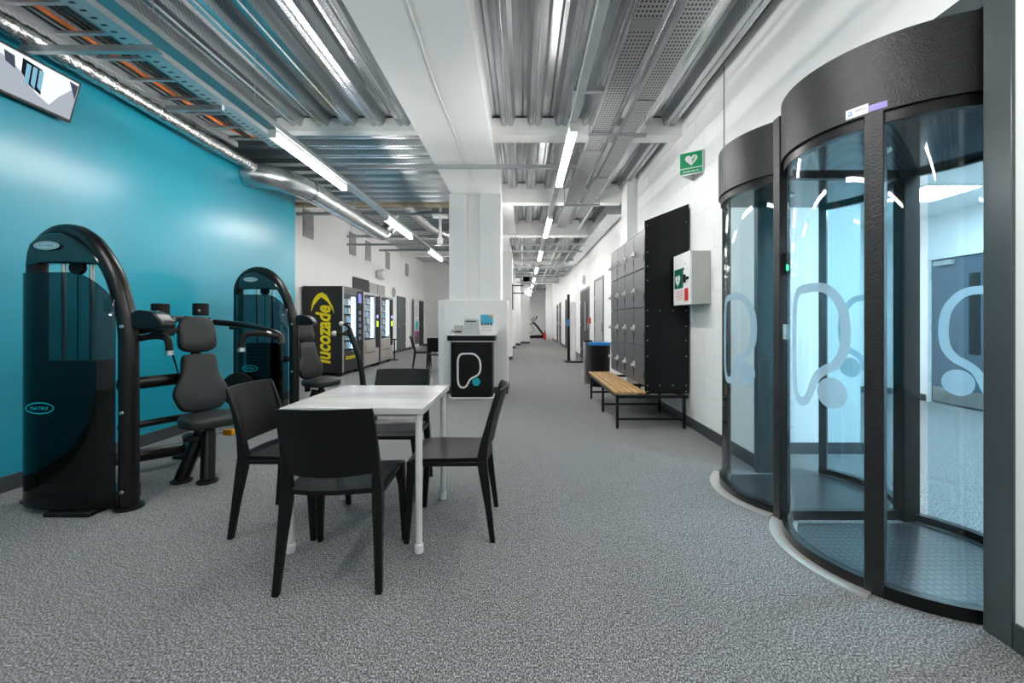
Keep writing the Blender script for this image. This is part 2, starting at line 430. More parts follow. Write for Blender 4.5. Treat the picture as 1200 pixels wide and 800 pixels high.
# column and soffit
struct(box(-1.2, -4, 3.32, -.37, 22.7, 3.75).build('ceiling_soffit', WHITE, bevel=.004))
c1 = MB().box(-1.235, 7.12, 1.5, -.94, 7.75, 3.32).box(-.73, 7.12, 1.5, -.372, 7.75, 3.32).box(-.94, 7.17, 1.5, -.73, 7.72, 3.32)
struct(c1.build('wall_column', WHITE, bevel=.004))
struct(box(-1.31, 7.06, 0, -.262, 7.85, 1.55).build('wall_column_casing', WHITE, bevel=.004)).name = 'wall_casing'
struct(box(-1.43, 7.2, 0, -1.31, 7.8, 1.545).build('wall_partition', WHITE, bevel=.004))
struct(box(-1.325, 7.04, 0, -.25, 7.87, .11).build('baseboard_column', SKIRT, bevel=.003))
for i, (y, xr) in enumerate(((13.2, -.34), (18.7, -.34), (21.0, -.12))):
    struct(box(-1.2, y, 0, xr, y+.6, 3.32).build('wall_column', WHITE))
    struct(box(-1.21, y-.02, 0, xr+.01, y+.61, .1).build('baseboard_column', SKIRT))

# ceiling decking: each pan is a part of the ceiling
ceil = MB().box(-5.1, -4, 3.64, 2.2, 8.5, 3.75).box(-1.3, 8.5, 3.64, 2.2, 34, 3.75).box(-5.1, 8.5, 4.1, -1.2, 21, 4.2).box(-5.1, 8.49, 3.7, -1.2, 8.55, 4.2)
ceil = struct(ceil.build('ceiling', M('deck_backing', (.10, .10, .10), .7)))
def pan_mesh(L, along, w=.32, zb=3.52, zt=3.632):
    prof = [(0, zt), (.035, zt), (.045, zt-.012), (.055, zt), (.09, zt), (.125, zb), (.165, zb), (.175, zb+.014), (.19, zb+.014), (.20, zb), (.245, zb), (.28, zt), (w, zt)]
    b = MB()
    nseg = len(prof)-1
    for i in range(nseg):
        (u0, z0), (u1, z1) = prof[i], prof[i+1]
        mi = 1 if (abs(z0-z1) > .05) else 0
        if along == 'y': q = [(u0, 0, z0), (u1, 0, z1), (u1, L, z1), (u0, L, z0)]
        else: q = [(0, u0, z0), (L, u0, z0), (L, u1, z1), (0, u1, z1)]
        q = [(x, y, z-zb) for x, y, z in q]
        b.add(q, [(0, 1, 2, 3)], mi)
    me = bpy.data.meshes.new('deck_pan'); me.from_pydata(b.v, [], b.f)
    for m in ([GALV, WEB] if along == 'y' else [GALVX, WEB]): me.materials.append(m)
    for p, mi in zip(me.polygons, b.m): p.material_index = mi
    return me
def pans(x0, y0, n, L, along, zb=3.52):
    me = pan_mesh(L, along)
    for i in range(n):
        o = bpy.data.objects.new('deck_pan', me); COL.objects.link(o); o.parent = ceil
        o.location = (x0+i*.32, y0, zb) if along == 'y' else (x0, y0+i*.32, zb)
pans(-4.8, -4, 11, 9.08, 'y'); 
pans(-.37, -4, 7, 9.08, 'y'); pans(-.37, 5.3, 7, 2.3, 'y'); pans(-.37, 7.7, 7, 2.5, 'y'); pans(-.37, 10.6, 7, 4.6, 'y'); pans(-.37, 15.5, 7, 7.2, 'y'); pans(-.37, 23, 7, 10, 'y')
pans(-4.8, 5.2, 10, 3.6, 'x'); pans(-4.8, 8.6, 37, 3.6, 'x', 4.0)
# beams
def beam(x0, y0, z0, x1, y1, z1, m=BEAMW): return struct(box(x0, y0, z0, x1, y1, z1).build('ceiling_beam', m, bevel=.004))
beam(-.37, 5.08, 3.41, 1.9, 5.30, 3.62)
beam(-3.9, 5.08, 3.46, -1.2, 5.20, 3.62)
beam(-.37, 7.5, 3.28, 1.73, 7.7, 3.62)
beam(-.37, 7.7, 3.28, -.18, 10.2, 3.5)
beam(-.37, 10.2, 3.25, 1.9, 10.5, 3.62)
beam(-.37, 15.2, 3.25, 1.9, 15.5, 3.62)
beam(-.37, 22.7, 3.2, 1.9, 23.0, 3.62)
beam(-4.8, 8.42, 3.48, -1.2, 8.58, 3.70, TAN)
beam(-4.8, 8.36, 3.66, -1.2, 8.42, 3.74)
beam(-4.8, 13.0, 3.72, -1.2, 13.2, 3.95)
beam(-4.8, 16.6, 3.72, -1.2, 16.8, 3.95)

# ------------------------------------------------------------ reception beyond the portals
struct(box(2.08, 3.87, 0, 3.06, 7.4, 2.75).build('wall_reception_stub', WHITE)).name = 'wall_reception_left'
struct(box(3.06, 7.2, 0, 6.2, 7.4, 2.75).build('wall_reception_back', WHITE))
struct(MB().box(6.05, -1.2, 0, 6.2, 5.38, 2.75).box(6.05, 6.38, 0, 6.2, 7.2, 2.75).box(6.05, 5.38, 2.14, 6.2, 6.38, 2.75).box(6.12, 5.38, 0, 6.2, 6.38, 2.14).build('wall_reception_right', WHITE))
struct(box(2.08, -1.3, 0, 6.2, -1.2, 2.75).build('wall_reception_front', WHITE))
struct(box(2.08, -1.3, 2.75, 6.2, 7.4, 2.85).build('ceiling_reception', WHITE))
struct(box(3.06, 7.18, 0, 6.05, 7.2, .1).build('baseboard_reception', SKIRT))
struct(MB().box(2.08, 3.85, 0, 3.075, 3.87, .1).box(3.06, 3.85, 0, 3.075, 7.2, .1).build('baseboard_stub', SKIRT))
struct(MB().box(6.03, 6.38, 0, 6.05, 7.2, .1).box(6.03, -1.2, 0, 6.05, 5.38, .1).build('baseboard_right_room', SKIRT)).name = 'baseboard_reception.001'
def lamp_panel(x, y, lbl):
    t = thing('ceiling_panel_light', lbl, 'ceiling light', (x, y, 2.75), 'reception ceiling panels')
    part('frame', MB().box(x-.33, y-.33, 2.73, x+.33, y+.33, 2.75), WHITEP, t)
    part('diffuser', MB().box(x-.30, y-.30, 2.722, x+.30, y+.30, 2.731), PANM, t)
for x, y, w_ in ((4.9, 5.15, 'seen through the nearer portal, farthest back'), (4.9, 3.0, 'in the middle of the room'), (3.2, 2.2, 'just behind the nearer portal'), (4.9, .9, 'out of view at the front right'), (3.4, .4, 'out of view at the front left')):
    lamp_panel(x, y, 'square lit ceiling panel in the reception, '+w_)
d = struct(box(6.07, 5.42, .01, 6.11, 6.34, 2.1).build('door_1', M('door_blue_grey', (.10, .14, .18), .4), origin=(6.09, 5.9, 0)))
part('frame', MB().box(6.03, 6.34, 0, 6.12, 6.39, 2.15).box(6.03, 5.37, 0, 6.12, 5.42, 2.15).box(6.03, 5.42, 2.10, 6.12, 6.34, 2.15), WHITEP, d)
part('vision_panel', MB().box(6.06, 5.66, .75, 6.075, 5.80, 1.85), DARK, d)
part('kick_plate', MB().box(6.06, 5.45, .03, 6.072, 6.31, .24), CHROME, d)
part('door_closer', MB().box(6.02, 6.0, 2.0, 6.07, 6.27, 2.07), SILVER, d, .005)
for z in (.35, 1.1, 1.85): part('hinge', MB().lathe((6.055, 6.335, z), [(.008, -.05), (.008, .05)], 8), CHROME, d)

# ------------------------------------------------------------ security portals
R = .52
PX, PB, PA = 1.96, 2.2, 2.985
def pl(a, cy, r=R, rear=False):
    a = math.radians(a); return (PX+(1 if rear else -1)*r*math.cos(a), cy+r*math.sin(a))
LOGO = [(.30, 1.0), (.62, 1.0), (.80, .95), (.95, .83), (1.0, .68), (1.0, .55), (.96, .44), (.85, .35), (.70, .30), (.56, .24), (.47, .15), (.40, .06), (.30, 0), (.16, .0), (.06, .06), (.01, .18), (0, .35), (0, .75), (.04, .90), (.14, .98), (.30, 1.0)]
def logo_strip(f, w, h, sw, dot=True, mb=None, dotc=(.80, .06), dr=.135, sub=5):
    """closed outline with a dot; f(u,v)->3D, u along the surface in metres"""
    mb = mb or MB()
    P = [Vector((x*w, y*h, 0)) for x, y in LOGO]; Q = smoothpts(P, sub)[:-1]; n = len(Q)
    A = []; B = []
    for i in range(n):
        t = (Q[(i+1) % n]-Q[i-1]).normalized(); nn = Vector((-t.y, t.x, 0))*sw/2
        A.append(Q[i]+nn); B.append(Q[i]-nn)
    vs = [f(p.x, p.y) for p in A]+[f(p.x, p.y) for p in B]
    mb.add(vs, [(i, (i+1) % n, (i+1) % n+n, i+n) for i in range(n)])
    return mb
def dot_strip(f, cx, cy, r, mb=None):
    mb = mb or MB(); vs = [f(cx, cy)]; fs = []
    for ring in (.5, 1.0):
        for k in range(28): vs.append(f(cx+ring*r*math.cos(2*PI*k/28), cy+ring*r*math.sin(2*PI*k/28)))
    for k in range(28):
        fs.append((0, 1+k, 1+(k+1) % 28)); fs.append((1+k, 29+k, 29+(k+1) % 28, 1+(k+1) % 28))
    return mb.add(vs, fs)
def plan(cy, r, fa0, fa1, ra0, ra1, n=26):
    P = [pl(fa0+(fa1-fa0)*i/n, cy, r) for i in range(n+1)]
    P += [pl(ra1+(ra0-ra1)*i/n, cy, r, True) for i in range(n+1)]
    return P
def portal(name, label, cy, fa0, fa1, glasses, poles, near):
    t = thing(name, label, 'security portal', (PX, cy, 0), 'round security portals in the right wall')
    ra0, ra1 = fa0, fa1
    f3 = lambda u, v, w: (u, v, w)
    if near: part('canopy', MB().prism(plan(cy, .54, fa0, fa1, ra0, ra1), f3, (2.11, 2.43)), PORT, t)
    else: part('canopy', MB().prism(plan(cy, .54, fa0, fa1, ra0, ra1), f3, (2.11, 2.43)), PORT, t)
    for rr in (False, True):
        part('canopy_lip', MB().arc(PX, cy, .49, .525, 2.06, 2.11, fa0, fa1, rear=rr), PBLACK, t)
        part('base_ring', MB().arc(PX, cy, .485, .535, 0, .055, fa0, fa1, rear=rr), PBLACK, t)
        part('inner_trim', MB().arc(PX, cy, .462, .484, 0, .018, fa0, fa1, rear=rr), CHROME, t)
    part('soffit_panel', MB().prism(plan(cy, .488, fa0, fa1, ra0, ra1), f3, (2.085, 2.108)), M('soffit_dark', (.03, .04, .045), .12), t)
    dl = part('downlight', MB().lathe((PX-.1, cy+.02, 2.075), [(.045, 0), (.045, .01)], 20), CHROME, t)
    part('floor_mat', MB().prism(plan(cy, .461, fa0, fa1, ra0, ra1), f3, (.002, .012)), STUD, t)
    for a0, a1, rear in glasses:
        part('glass_panel', MB().arc(PX, cy, .506, .514, .056, 2.059, a0, a1, 20, rear), GLASS, t)
    for a, rear, wd in poles:
        x, y = pl(a, cy, .512, rear); an = math.radians(a)
        rot = rz(-an if not rear else an)
        part('post', MB().obox((x, y, 1.06), (.055, wd, 2.11), rot), PBLACK if not (near and not rear) else PORT, t, .004)
    return t
pb = portal('security_portal', 'nearer round glass portal with broad dark canopy, beside the grey steel column', PB, -76, 42, [(-38, 42, False), (-76, -40, False), (-76, 36, True)], [(-38, False, .07)], True)
pa = portal('security_portal', 'farther round glass portal with dark canopy, next to the white block wall', PA, -42, 45, [(-42, 45, False), (-42, 38, True)], [(44, False, .045), (42, True, .05)], False)
part('threshold', MB().arc(PX, PB, .536, .60, 0, .01, -37, 43), THRESH, pb)
part('threshold', MB().arc(PX, PA, .536, .60, 0, .01, -40, 44), THRESH, pa)
part('divider_post', MB().box(1.535, 2.555, 0, 1.60, 2.62, 2.43), PORT, pb, .003)
part('divider_frame', MB().box(1.60, 2.572, 0, 2.28, 2.612, .055), PBLACK, pb)
part('divider_frame', MB().box(1.60, 2.572, 2.06, 2.28, 2.612, 2.11), PBLACK, pb)
part('divider_glass', MB().box(1.60, 2.588, .056, 2.28, 2.596, 2.06), GLASS, pb)
part('rear_post', MB().box(2.27, 2.54, 0, 2.365, 2.62, 2.11), PBLACK, pb, .003)
# indicator lights and switch plates on the divider
def indicator(x, y, par):
    h = part('indicator', MB().prism([(-.016, -.075), (.016, -.075), (.016, .05), (0, .066), (-.016, .05)], lambda u, v, w: (x+u, y-w, 1.55+v), (0, .02)), RUBBER, par)
    part('green_lamp', MB().box(x-.006, y-.023, 1.50, x+.006, y-.019, 1.535), emit_mat('green_led', (.05, 1, .3), 2) if 'green_led' not in MATS else MATS['green_led'], h, label='small green indicator lamp')
    part('red_lamp', MB().lathe((x, y-.021, 1.575), [(.009, 0), (.009, .003)], 12, 'y'), M('dim_red', (.15, .02, .02), .3), h)
    p = part('switch_plate', MB().box(x-.02, y-.008, 1.09, x+.02, y, 1.18), CHROME, par, .002)
    part('button', MB().lathe((x, y-.009, 1.115), [(.010, 0), (.010, -.004)], 12, 'y'), SILVER, p)
indicator(1.572, 2.555, pb)
indicator(1.60, 2.66, pa)
# frosted logos on the glass
def on_cyl(cy, a_start, z0, r, rear=False, sgn=-1):
    def f(u, v):
        a = math.radians(a_start)+sgn*u/r
        return (PX+(1 if rear else -1)*r*math.cos(a), cy+r*math.sin(a), z0+v)
    return f
def frost_logo(par, f, w=.31, h=.575, sw=.045):
    part('frosted_outline', logo_strip(f, w, h, sw), FROST, par, smooth=0)
    part('frosted_dot', dot_strip(f, w*.80, .066, .073), FROST, par, smooth=0)
frost_logo(pb, on_cyl(PB, 9, .79, .5165))
frost_logo(pa, on_cyl(PA, 9, .79, .5165))
frost_logo(pb, on_cyl(PB, -7, .79, .504, rear=True, sgn=1))
frost_logo(pa, on_cyl(PA, -7, .79, .504, rear=True, sgn=1))
# maker's sticker on the canopy edge
def on_can(u, v, r=.5412): a = math.radians(-27)-u/.54; return (PX-r*math.cos(a), PB+r*math.sin(a), 2.118+v)
def patch(u0, u1, v0, v1, r=.5412, n=8):
    b = MB(); A = [[on_can(u0+(u1-u0)*i/n, v, r) for v in (v0, v1)] for i in range(n+1)]; B = [[on_can(u0+(u1-u0)*i/n, v, r-.0008) for v in (v0, v1)] for i in range(n+1)]
    return b.slab(A, B)
st = part('sticker', patch(0, .085, 0, .042), PRW, pb, smooth=0)
part('sticker', patch(.086, .15, .002, .03), PRP, pb, label='small purple sticker', smooth=0)
for u, v, w_, h_, s_, mm in ((.018, .021, .016, .022, 'a', PRB), (.055, .026, .04, .010, 'talksend', DARK), (.055, .012, .04, .005, 'access control', M('print_grey', (.3, .3, .3), .5))):
    p0 = Vector(on_can(u, v, .5418)); p1 = Vector(on_can(u+.01, v, .5418))
    text(s_, 'print', mm, st, p0, p1-p0, (0, 0, 1), w_, h_, .0006)

# ------------------------------------------------------------ lockers and bench
LX, LY0, LP = 1.38, 4.86, .46
lk_ = thing('locker_bank', 'bank of four dark grey locker columns with a sloping top, standing on the slatted bench', 'lockers', (1.64, 5.8, .46))
part('carcass', MB().box(LX+.02, LY0, .46, 1.87, LY0+4*LP, 2.25), M('carcass_dark', (.02, .022, .025), .4), lk_)
part('sloping_top', MB().prism([(LX, 2.252), (1.87, 2.252), (1.87, 2.50)], lambda u, v, w: (u, w, v), (LY0+.0, LY0+4*LP)), M('locker_top', (.28, .29, .31), .3, .4), lk_, .003)
sp_ = part('side_panel', MB().prism([(LX, .377), (1.88, .377), (1.88, 2.53), (LX, 2.335)], lambda u, v, w: (u, w, v), (LY0-.022, LY0-.002)), LOCKB, lk_, .002, label='black end panel fixed with screws')
for x, z in [(LX+.03, z) for z in (.40, .47, .80, .98, 1.14, 1.32, 1.66, 1.82, 1.98, 2.28)]+[(1.85, z) for z in (.40, .47, .80, .98, 1.14, 1.32, 2.32)]+[(x, .47) for x in (1.55, 1.70)]+[(x, 1.32) for x in (1.55, 1.70)]:
    part('screw', MB().lathe((x, LY0-.023, z), [(.007, 0), (.004, -.004)], 8, 'y'), CHROME, sp_)
for c in range(4):
    for r in range(4):
        y0 = LY0+c*LP; z0 = .456+r*.449
        dr = part('locker_door', MB().box(LX, y0+.006, z0+.005, LX+.018, y0+LP-.006, z0+.444), LOCK, lk_, .003)
        dr['w'] = (1.64, 5.8, .46)
        la = part('latch', MB().prism([(-.016, -.035), (.016, -.035), (.02, .0), (.012, .035), (-.012, .035), (-.02, 0)], lambda u, v, w: (LX-w, y0+LP-.05+u, z0+.215+v), (0, .022)).lathe((LX-.04, y0+LP-.05, z0+.20), [(.017, -.008), (.02, 0), (.016, .02)], 12, 'x'), LATCH, dr, .003)
        part('hinge', MB().box(LX-.004, y0+.004, z0+.08, LX+.001, y0+.014, z0+.16), RUBBER, dr)
bn = thing('bench', 'slatted light wood bench on a black steel frame under the lockers', 'bench', (1.4, 5.8, 0))
for i in range(5):
    x = 1.035+i*.073
    part('slat', MB().box(x, 4.80, .378, x+.055, 6.74, .402), WOOD, bn, .004)
for y in (4.76, 5.62, 6.58):
    f = part('frame', MB().box(1.04, y-.015, .34, 1.84, y+.015, .372).box(1.05, y-.012, .095, 1.80, y+.012, .12), BLACKM, bn, .002)
    for x in (1.035, 1.78):
        part('leg', MB().loft([(x+.015, y, 0, .011, .011), (x+.015, y, .03, .015, .015), (x+.015, y, .372, .015, .015)]), BLACKM, f)
for x in (1.05, 1.35, 1.795): part('rail', MB().box(x-.015, 4.76, .345, x+.015, 6.6, .374), BLACKM, bn)
# bin beside the lockers
bi = thing('litter_bin', 'round black bin with a bright blue rim beyond the bench', 'bin', (1.42, 7.9, 0))
part('body', MB().lathe((1.42, 7.9, 0), [(.17, 0), (.175, .02), (.195, .76)], 32), BLACKP, bi)
part('rim', MB().lathe((1.42, 7.9, .755), [(.205, 0), (.212, .02), (.212, .05), (.17, .055), (.15, .03)], 32), BLUE, bi, label='blue rim')
sb_ = thing('litter_bin', 'slim brushed steel bin behind the blue-rimmed bin', 'bin', (1.28, 8.1, 0))
part('body', MB().box(1.17, 8.15, 0, 1.32, 8.35, .80), CHROME, sb_, .01)
part('lid', MB().box(1.165, 8.145, .80, 1.325, 8.355, .83), BLACKP, sb_, .005)
# defibrillator cabinet
ac = thing('defibrillator_cabinet', 'grey wall cabinet with a white printed door holding a defibrillator', 'cabinet', (1.9, 4.55, 1.37))
part('body', MB().box(1.715, 4.32, 1.373, 1.897, 4.78, 1.914), PANELG, ac, .004)
dd = part('door', MB().box(1.688, 4.315, 1.37, 1.712, 4.785, 1.918), WHITEP, ac, .004)
fl = lambda y, z, x=1.6872: Vector((x, y, z))
def flat(name, y0, z0, y1, z1, m, par, x=1.6875, th=.0012): return part(name, MB().box(x-th, y0, z0, x, y1, z1), m, par, smooth=0)
flat('print', 4.50, 1.55, 4.755, 1.76, M('aed_green', (.0, .10, .05), .4), dd)
def heart(cy, cz, s, x, par, m, name='heart'):
    P = []
    for k in range(40):
        t = 2*PI*k/40; P.append((16*math.sin(t)**3/17*s, (13*math.cos(t)-5*math.cos(2*t)-2*math.cos(3*t)-math.cos(4*t))/17*s))
    return part(name, MB().prism(P, lambda u, v, w: (x-w, cy+u, cz+v), (0, .001)), m, par, smooth=0)
heart(4.65, 1.64, .075, 1.6862, dd, PRW)
part('bolt_symbol', MB().prism([(.005, .04), (-.02, -.005), (0, -.002), (-.01, -.045), (.022, .008), (.002, .004), (.018, .04)], lambda u, v, w: (1.685-w, 4.65-u, 1.64+v), (0, .001)), MATS['aed_green'], dd, smooth=0)
flat('print', 4.47, 1.735, 4.50, 1.76, M('aed_green', (0, 0, 0)), dd)
flat('print', 4.36, 1.41, 4.46, 1.54, RED, dd)
for k in range(6): flat('print', 4.50, 1.43+k*.018, 4.73-(.04 if k % 2 else 0), 1.434+k*.018, M('red_print', (.6, .12, .1), .5), dd)
hd = part('handle', MB().box(1.665, 4.35, 1.63, 1.688, 4.45, 1.655).box(1.672, 4.43, 1.60, 1.688, 4.46, 1.685), RUBBER, dd, .003)
part('lock', MB().lathe((1.687, 4.45, 1.80), [(.010, 0), (.010, -.006)], 12, 'x'), CHROME, dd)
# defibrillator sign: folded projecting sign
sg = thing('defibrillator_sign', 'green and white projecting sign with a white heart above the cabinet', 'sign', (1.9, 4.6, 2.9))
a_ = math.radians(28)
C0 = Vector((1.885, 4.44, 2.66)); rdir = Vector((math.cos(a_), -math.sin(a_), 0)); 
SW, SH = .245, .245
P0 = Vector((1.685, 4.60, 2.755))
rdir = (Vector((1.893, 4.46, 0))-Vector((1.685, 4.60, 0))).normalized(); nd_ = Vector((rdir.y, -rdir.x, 0))
if nd_.y > 0: nd_ = -nd_
def sgp(u, v, w=0): return P0+rdir*u+Vector((0, 0, v))+nd_*w
part('board', MB().prism([(0, 0), (SW, 0), (SW, SH), (0, SH)], lambda u, v, w: sgp(u, v, w), (-.004, 0)), PRW, sg, smooth=0)
part('board', MB().prism([(1.687, 4.604), (1.694, 4.604), (1.897, 4.744), (1.897, 4.75)], lambda u, v, w: (u, v, w), (P0.z, P0.z+SH)), PRW, sg, smooth=0)
part('print', MB().prism([(.008, .075), (SW-.012, .075), (SW-.012, SH-.008), (.008, SH-.008)], lambda u, v, w: sgp(u, v, w), (.0002, .001)), GREEN, sg, smooth=0)
part('print', MB().prism([(.008, .012), (SW-.012, .012), (SW-.012, .066), (.008, .066)], lambda u, v, w: sgp(u, v, w), (.0002, .001)), GREEN, sg, smooth=0)
P = []
for k in range(40):
    t = 2*PI*k/40; P.append((SW/2+16*math.sin(t)**3/17*.068, .158+(13*math.cos(t)-5*math.cos(2*t)-2*math.cos(3*t)-math.cos(4*t))/17*.068))
part('heart', MB().prism(P, lambda u, v, w: sgp(u, v, w), (.0011, .0018)), PRW, sg, smooth=0)
part('bolt_symbol', MB().prism([(.155, .19), (.125, .15), (.138, .152), (.125, .115), (.155, .158), (.142, .156), (.165, .19)], lambda u, v, w: sgp(u, v, w), (.0019, .0025)), GREEN, sg, smooth=0)
text('Defibrillator', 'lettering', PRW, sg, sgp(SW/2, .038), rdir, (0, 0, 1), .17, .022, .0016)

# ------------------------------------------------------------ table and chairs
tb = thing('cafe_table', 'square white marbled table on four white tube legs', 'table', (-.875, 2.555, 0))
part('tabletop', MB().box(-1.245, 2.175, .722, -.508, 2.94, .757), TABLE, tb, .004)
for x in (-1.205, -.54):
    for y in (2.212, 2.88):
        l = part('leg', MB().tube([(x, y, .02), (x, y, .722)], .018, 16), CREAM, tb)
        part('foot_cap', MB().lathe((x, y, 0), [(.019, 0), (.024, .004), (.023, .045), (.019, .05)], 16), WHITEP, l)
part('apron', MB().box(-1.19, 2.24, .70, -.555, 2.25, .72).box(-1.19, 2.86, .70, -.555, 2.87, .72).box(-1.19, 2.24, .70, -1.18, 2.87, .72).box(-.565, 2.24, .70, -.555, 2.87, .72), CREAM, tb)
def make_chair(lbl):
    t = thing('dining_chair', lbl, 'chair', (0, 0, 0), 'black plastic chairs')
    # seat: slightly dished with a rounded apron
    A = []; B = []
    for i in range(13):
        v = -.195+.425*i/12; ra = []; rb = []
        for j in range(13):
            s_ = -1+2*j/12; w = .205+.018*(i/12); 
            z = .452-.014*(1-s_*s_)*math.sin(PI*min(1, max(0, i/12)))
            if i == 12: z -= .016
            if i == 11: z -= .004
            yb = v-(.03*(1-s_*s_) if i == 0 else 0)
            ra.append((s_*w, yb, z)); rb.append((s_*(w-.004), yb, z-.024 - (.008 if j in (0, 12) else 0)))
        A.append(ra); B.append(rb)
    part('seat', MB().slab(A, B), BLACKP, t, .003, smooth=50)
    # side aprons
    for sx in (-1, 1):
        part('apron', MB().loft([(sx*.212, .0, .41, .011, .20), (sx*.212, 0, .435, .012, .205)]), BLACKP, t, .004)
    # backrest: curved panel
    A = []; B = []
    for i in range(9):
        z = .520+.302*i/8; yc = -.183-.095*((z-.45)/.37)**1.3; ra = []; rb = []
        for j in range(17):
            s_ = -1+2*j/16; bow = .038*(1-s_*s_)
            zz = z - (.010*(1-s_*s_) if i == 0 else 0)+(.004*(1-abs(s_)**6) if i == 8 else 0)
            ra.append((s_*.203, yc-bow+.008, zz)); rb.append((s_*.203, yc-bow-.006, zz))
        A.append(ra); B.append(rb)
    part('backrest', MB().slab(A, B), BLACKP, t, .002, smooth=50)
    for sx in (-1, 1):
        secs = []
        for z, y, hw, hd_ in ((0, -.238, .015, .014), (.2, -.212, .018, .018), (.38, -.186, .022, .026), (.45, -.178, .021, .027), (.55, -.194, .015, .02), (.68, -.227, .011, .014), (.80, -.268, .008, .010), (.824, -.277, .005, .007)):
            secs.append((sx*(.222-.022*min(1, z/.45)-.0*z), y, z, hw, hd_))
        part('leg', MB().loft(secs), BLACKP, t, .004)
        part('leg', MB().loft([(sx*.228, .226, 0, .013, .014), (sx*.218, .208, .3, .018, .02), (sx*.210, .196, .40, .024, .03), (sx*.206, .190, .44, .024, .034)]), BLACKP, t, .004)
    return t
ch = make_chair('black plastic chair with its back to the camera, in front of the white table')
ch.location = (-.868, 2.11, 0); ch.rotation_euler = (0, 0, math.radians(2.5))
dup(ch, (-1.37, 2.57, 0), math.radians(-91), 'black plastic chair at the left side of the white table')
dup(ch, (-.407, 2.537, 0), math.radians(91), 'black plastic chair at the right side of the white table, seen side on')
dup(ch, (-.935, 3.06, 0), math.radians(180), 'black plastic chair tucked in at the far side of the white table')
dup(ch, (-2.5, 10.6, 0), math.radians(-75), 'distant black chair left of the small far table', 'distant black chairs')
dup(ch, (-1.95, 9.75, 0), math.radians(5), 'distant black chair just left of the kiosk, nearer of the far pair', 'distant black chairs')
ft = thing('cafe_table', 'small distant white table between the two far black chairs', 'table', (-1.85, 10.4, 0))
part('tabletop', MB().box(-2.2, 10.1, .72, -1.5, 10.8, .757), WHITEP, ft, .004)
for x in (-2.16, -1.54):
    for y in (10.14, 10.76): part('leg', MB().tube([(x, y, 0), (x, y, .72)], .018, 10), CREAM, ft)

# ------------------------------------------------------------ weight machines
def ellipse(cx, cz, a, b, n=32): return [(cx+a*math.cos(2*PI*k/n), cz+b*math.sin(2*PI*k/n)) for k in range(n)]
def pad(pts, base, rot, th=.07):
    """rounded pad outline in (u,v) metres extruded by th, centred at base with frame rot (cols: u, normal, v)"""
    b = MB(); n = len(pts)
    cu = sum(p[0] for p in pts)/n; cv = sum(p[1] for p in pts)/n
    rings = []
    for sc, w in ((.90, -th*.5), (.985, -th*.38), (1, -th*.1), (1, th*.15), (.985, th*.38), (.93, th*.5), (.5, th*.53)):
        rings.append([Vector(base)+rot @ Vector((cu+(u-cu)*sc, w, cv+(v-cv)*sc)) for u, v in pts])
    vs = [p for r in rings for p in r]; fs = []
    for i in range(len(rings)-1):
        for k in range(n): a = i*n+k; c = i*n+(k+1) % n; fs.append((a, c, c+n, a+n))
    fs.append(tuple(range(n-1, -1, -1))); fs.append(tuple((len(rings)-1)*n+k for k in range(n)))
    return b.add(vs, fs)
def rounded(P, n=5, k=.35):
    out = []; N = len(P)
    for i in range(N):
        p0 = Vector((*P[i-1], 0)); p = Vector((*P[i], 0)); p1 = Vector((*P[(i+1) % N], 0))
        a = p+(p0-p)*k; c = p+(p1-p)*k
        for t in range(n+1):
            t /= n; q = a*(1-t)**2+p*2*t*(1-t)+c*t*t; out.append((q.x, q.y))
    return out
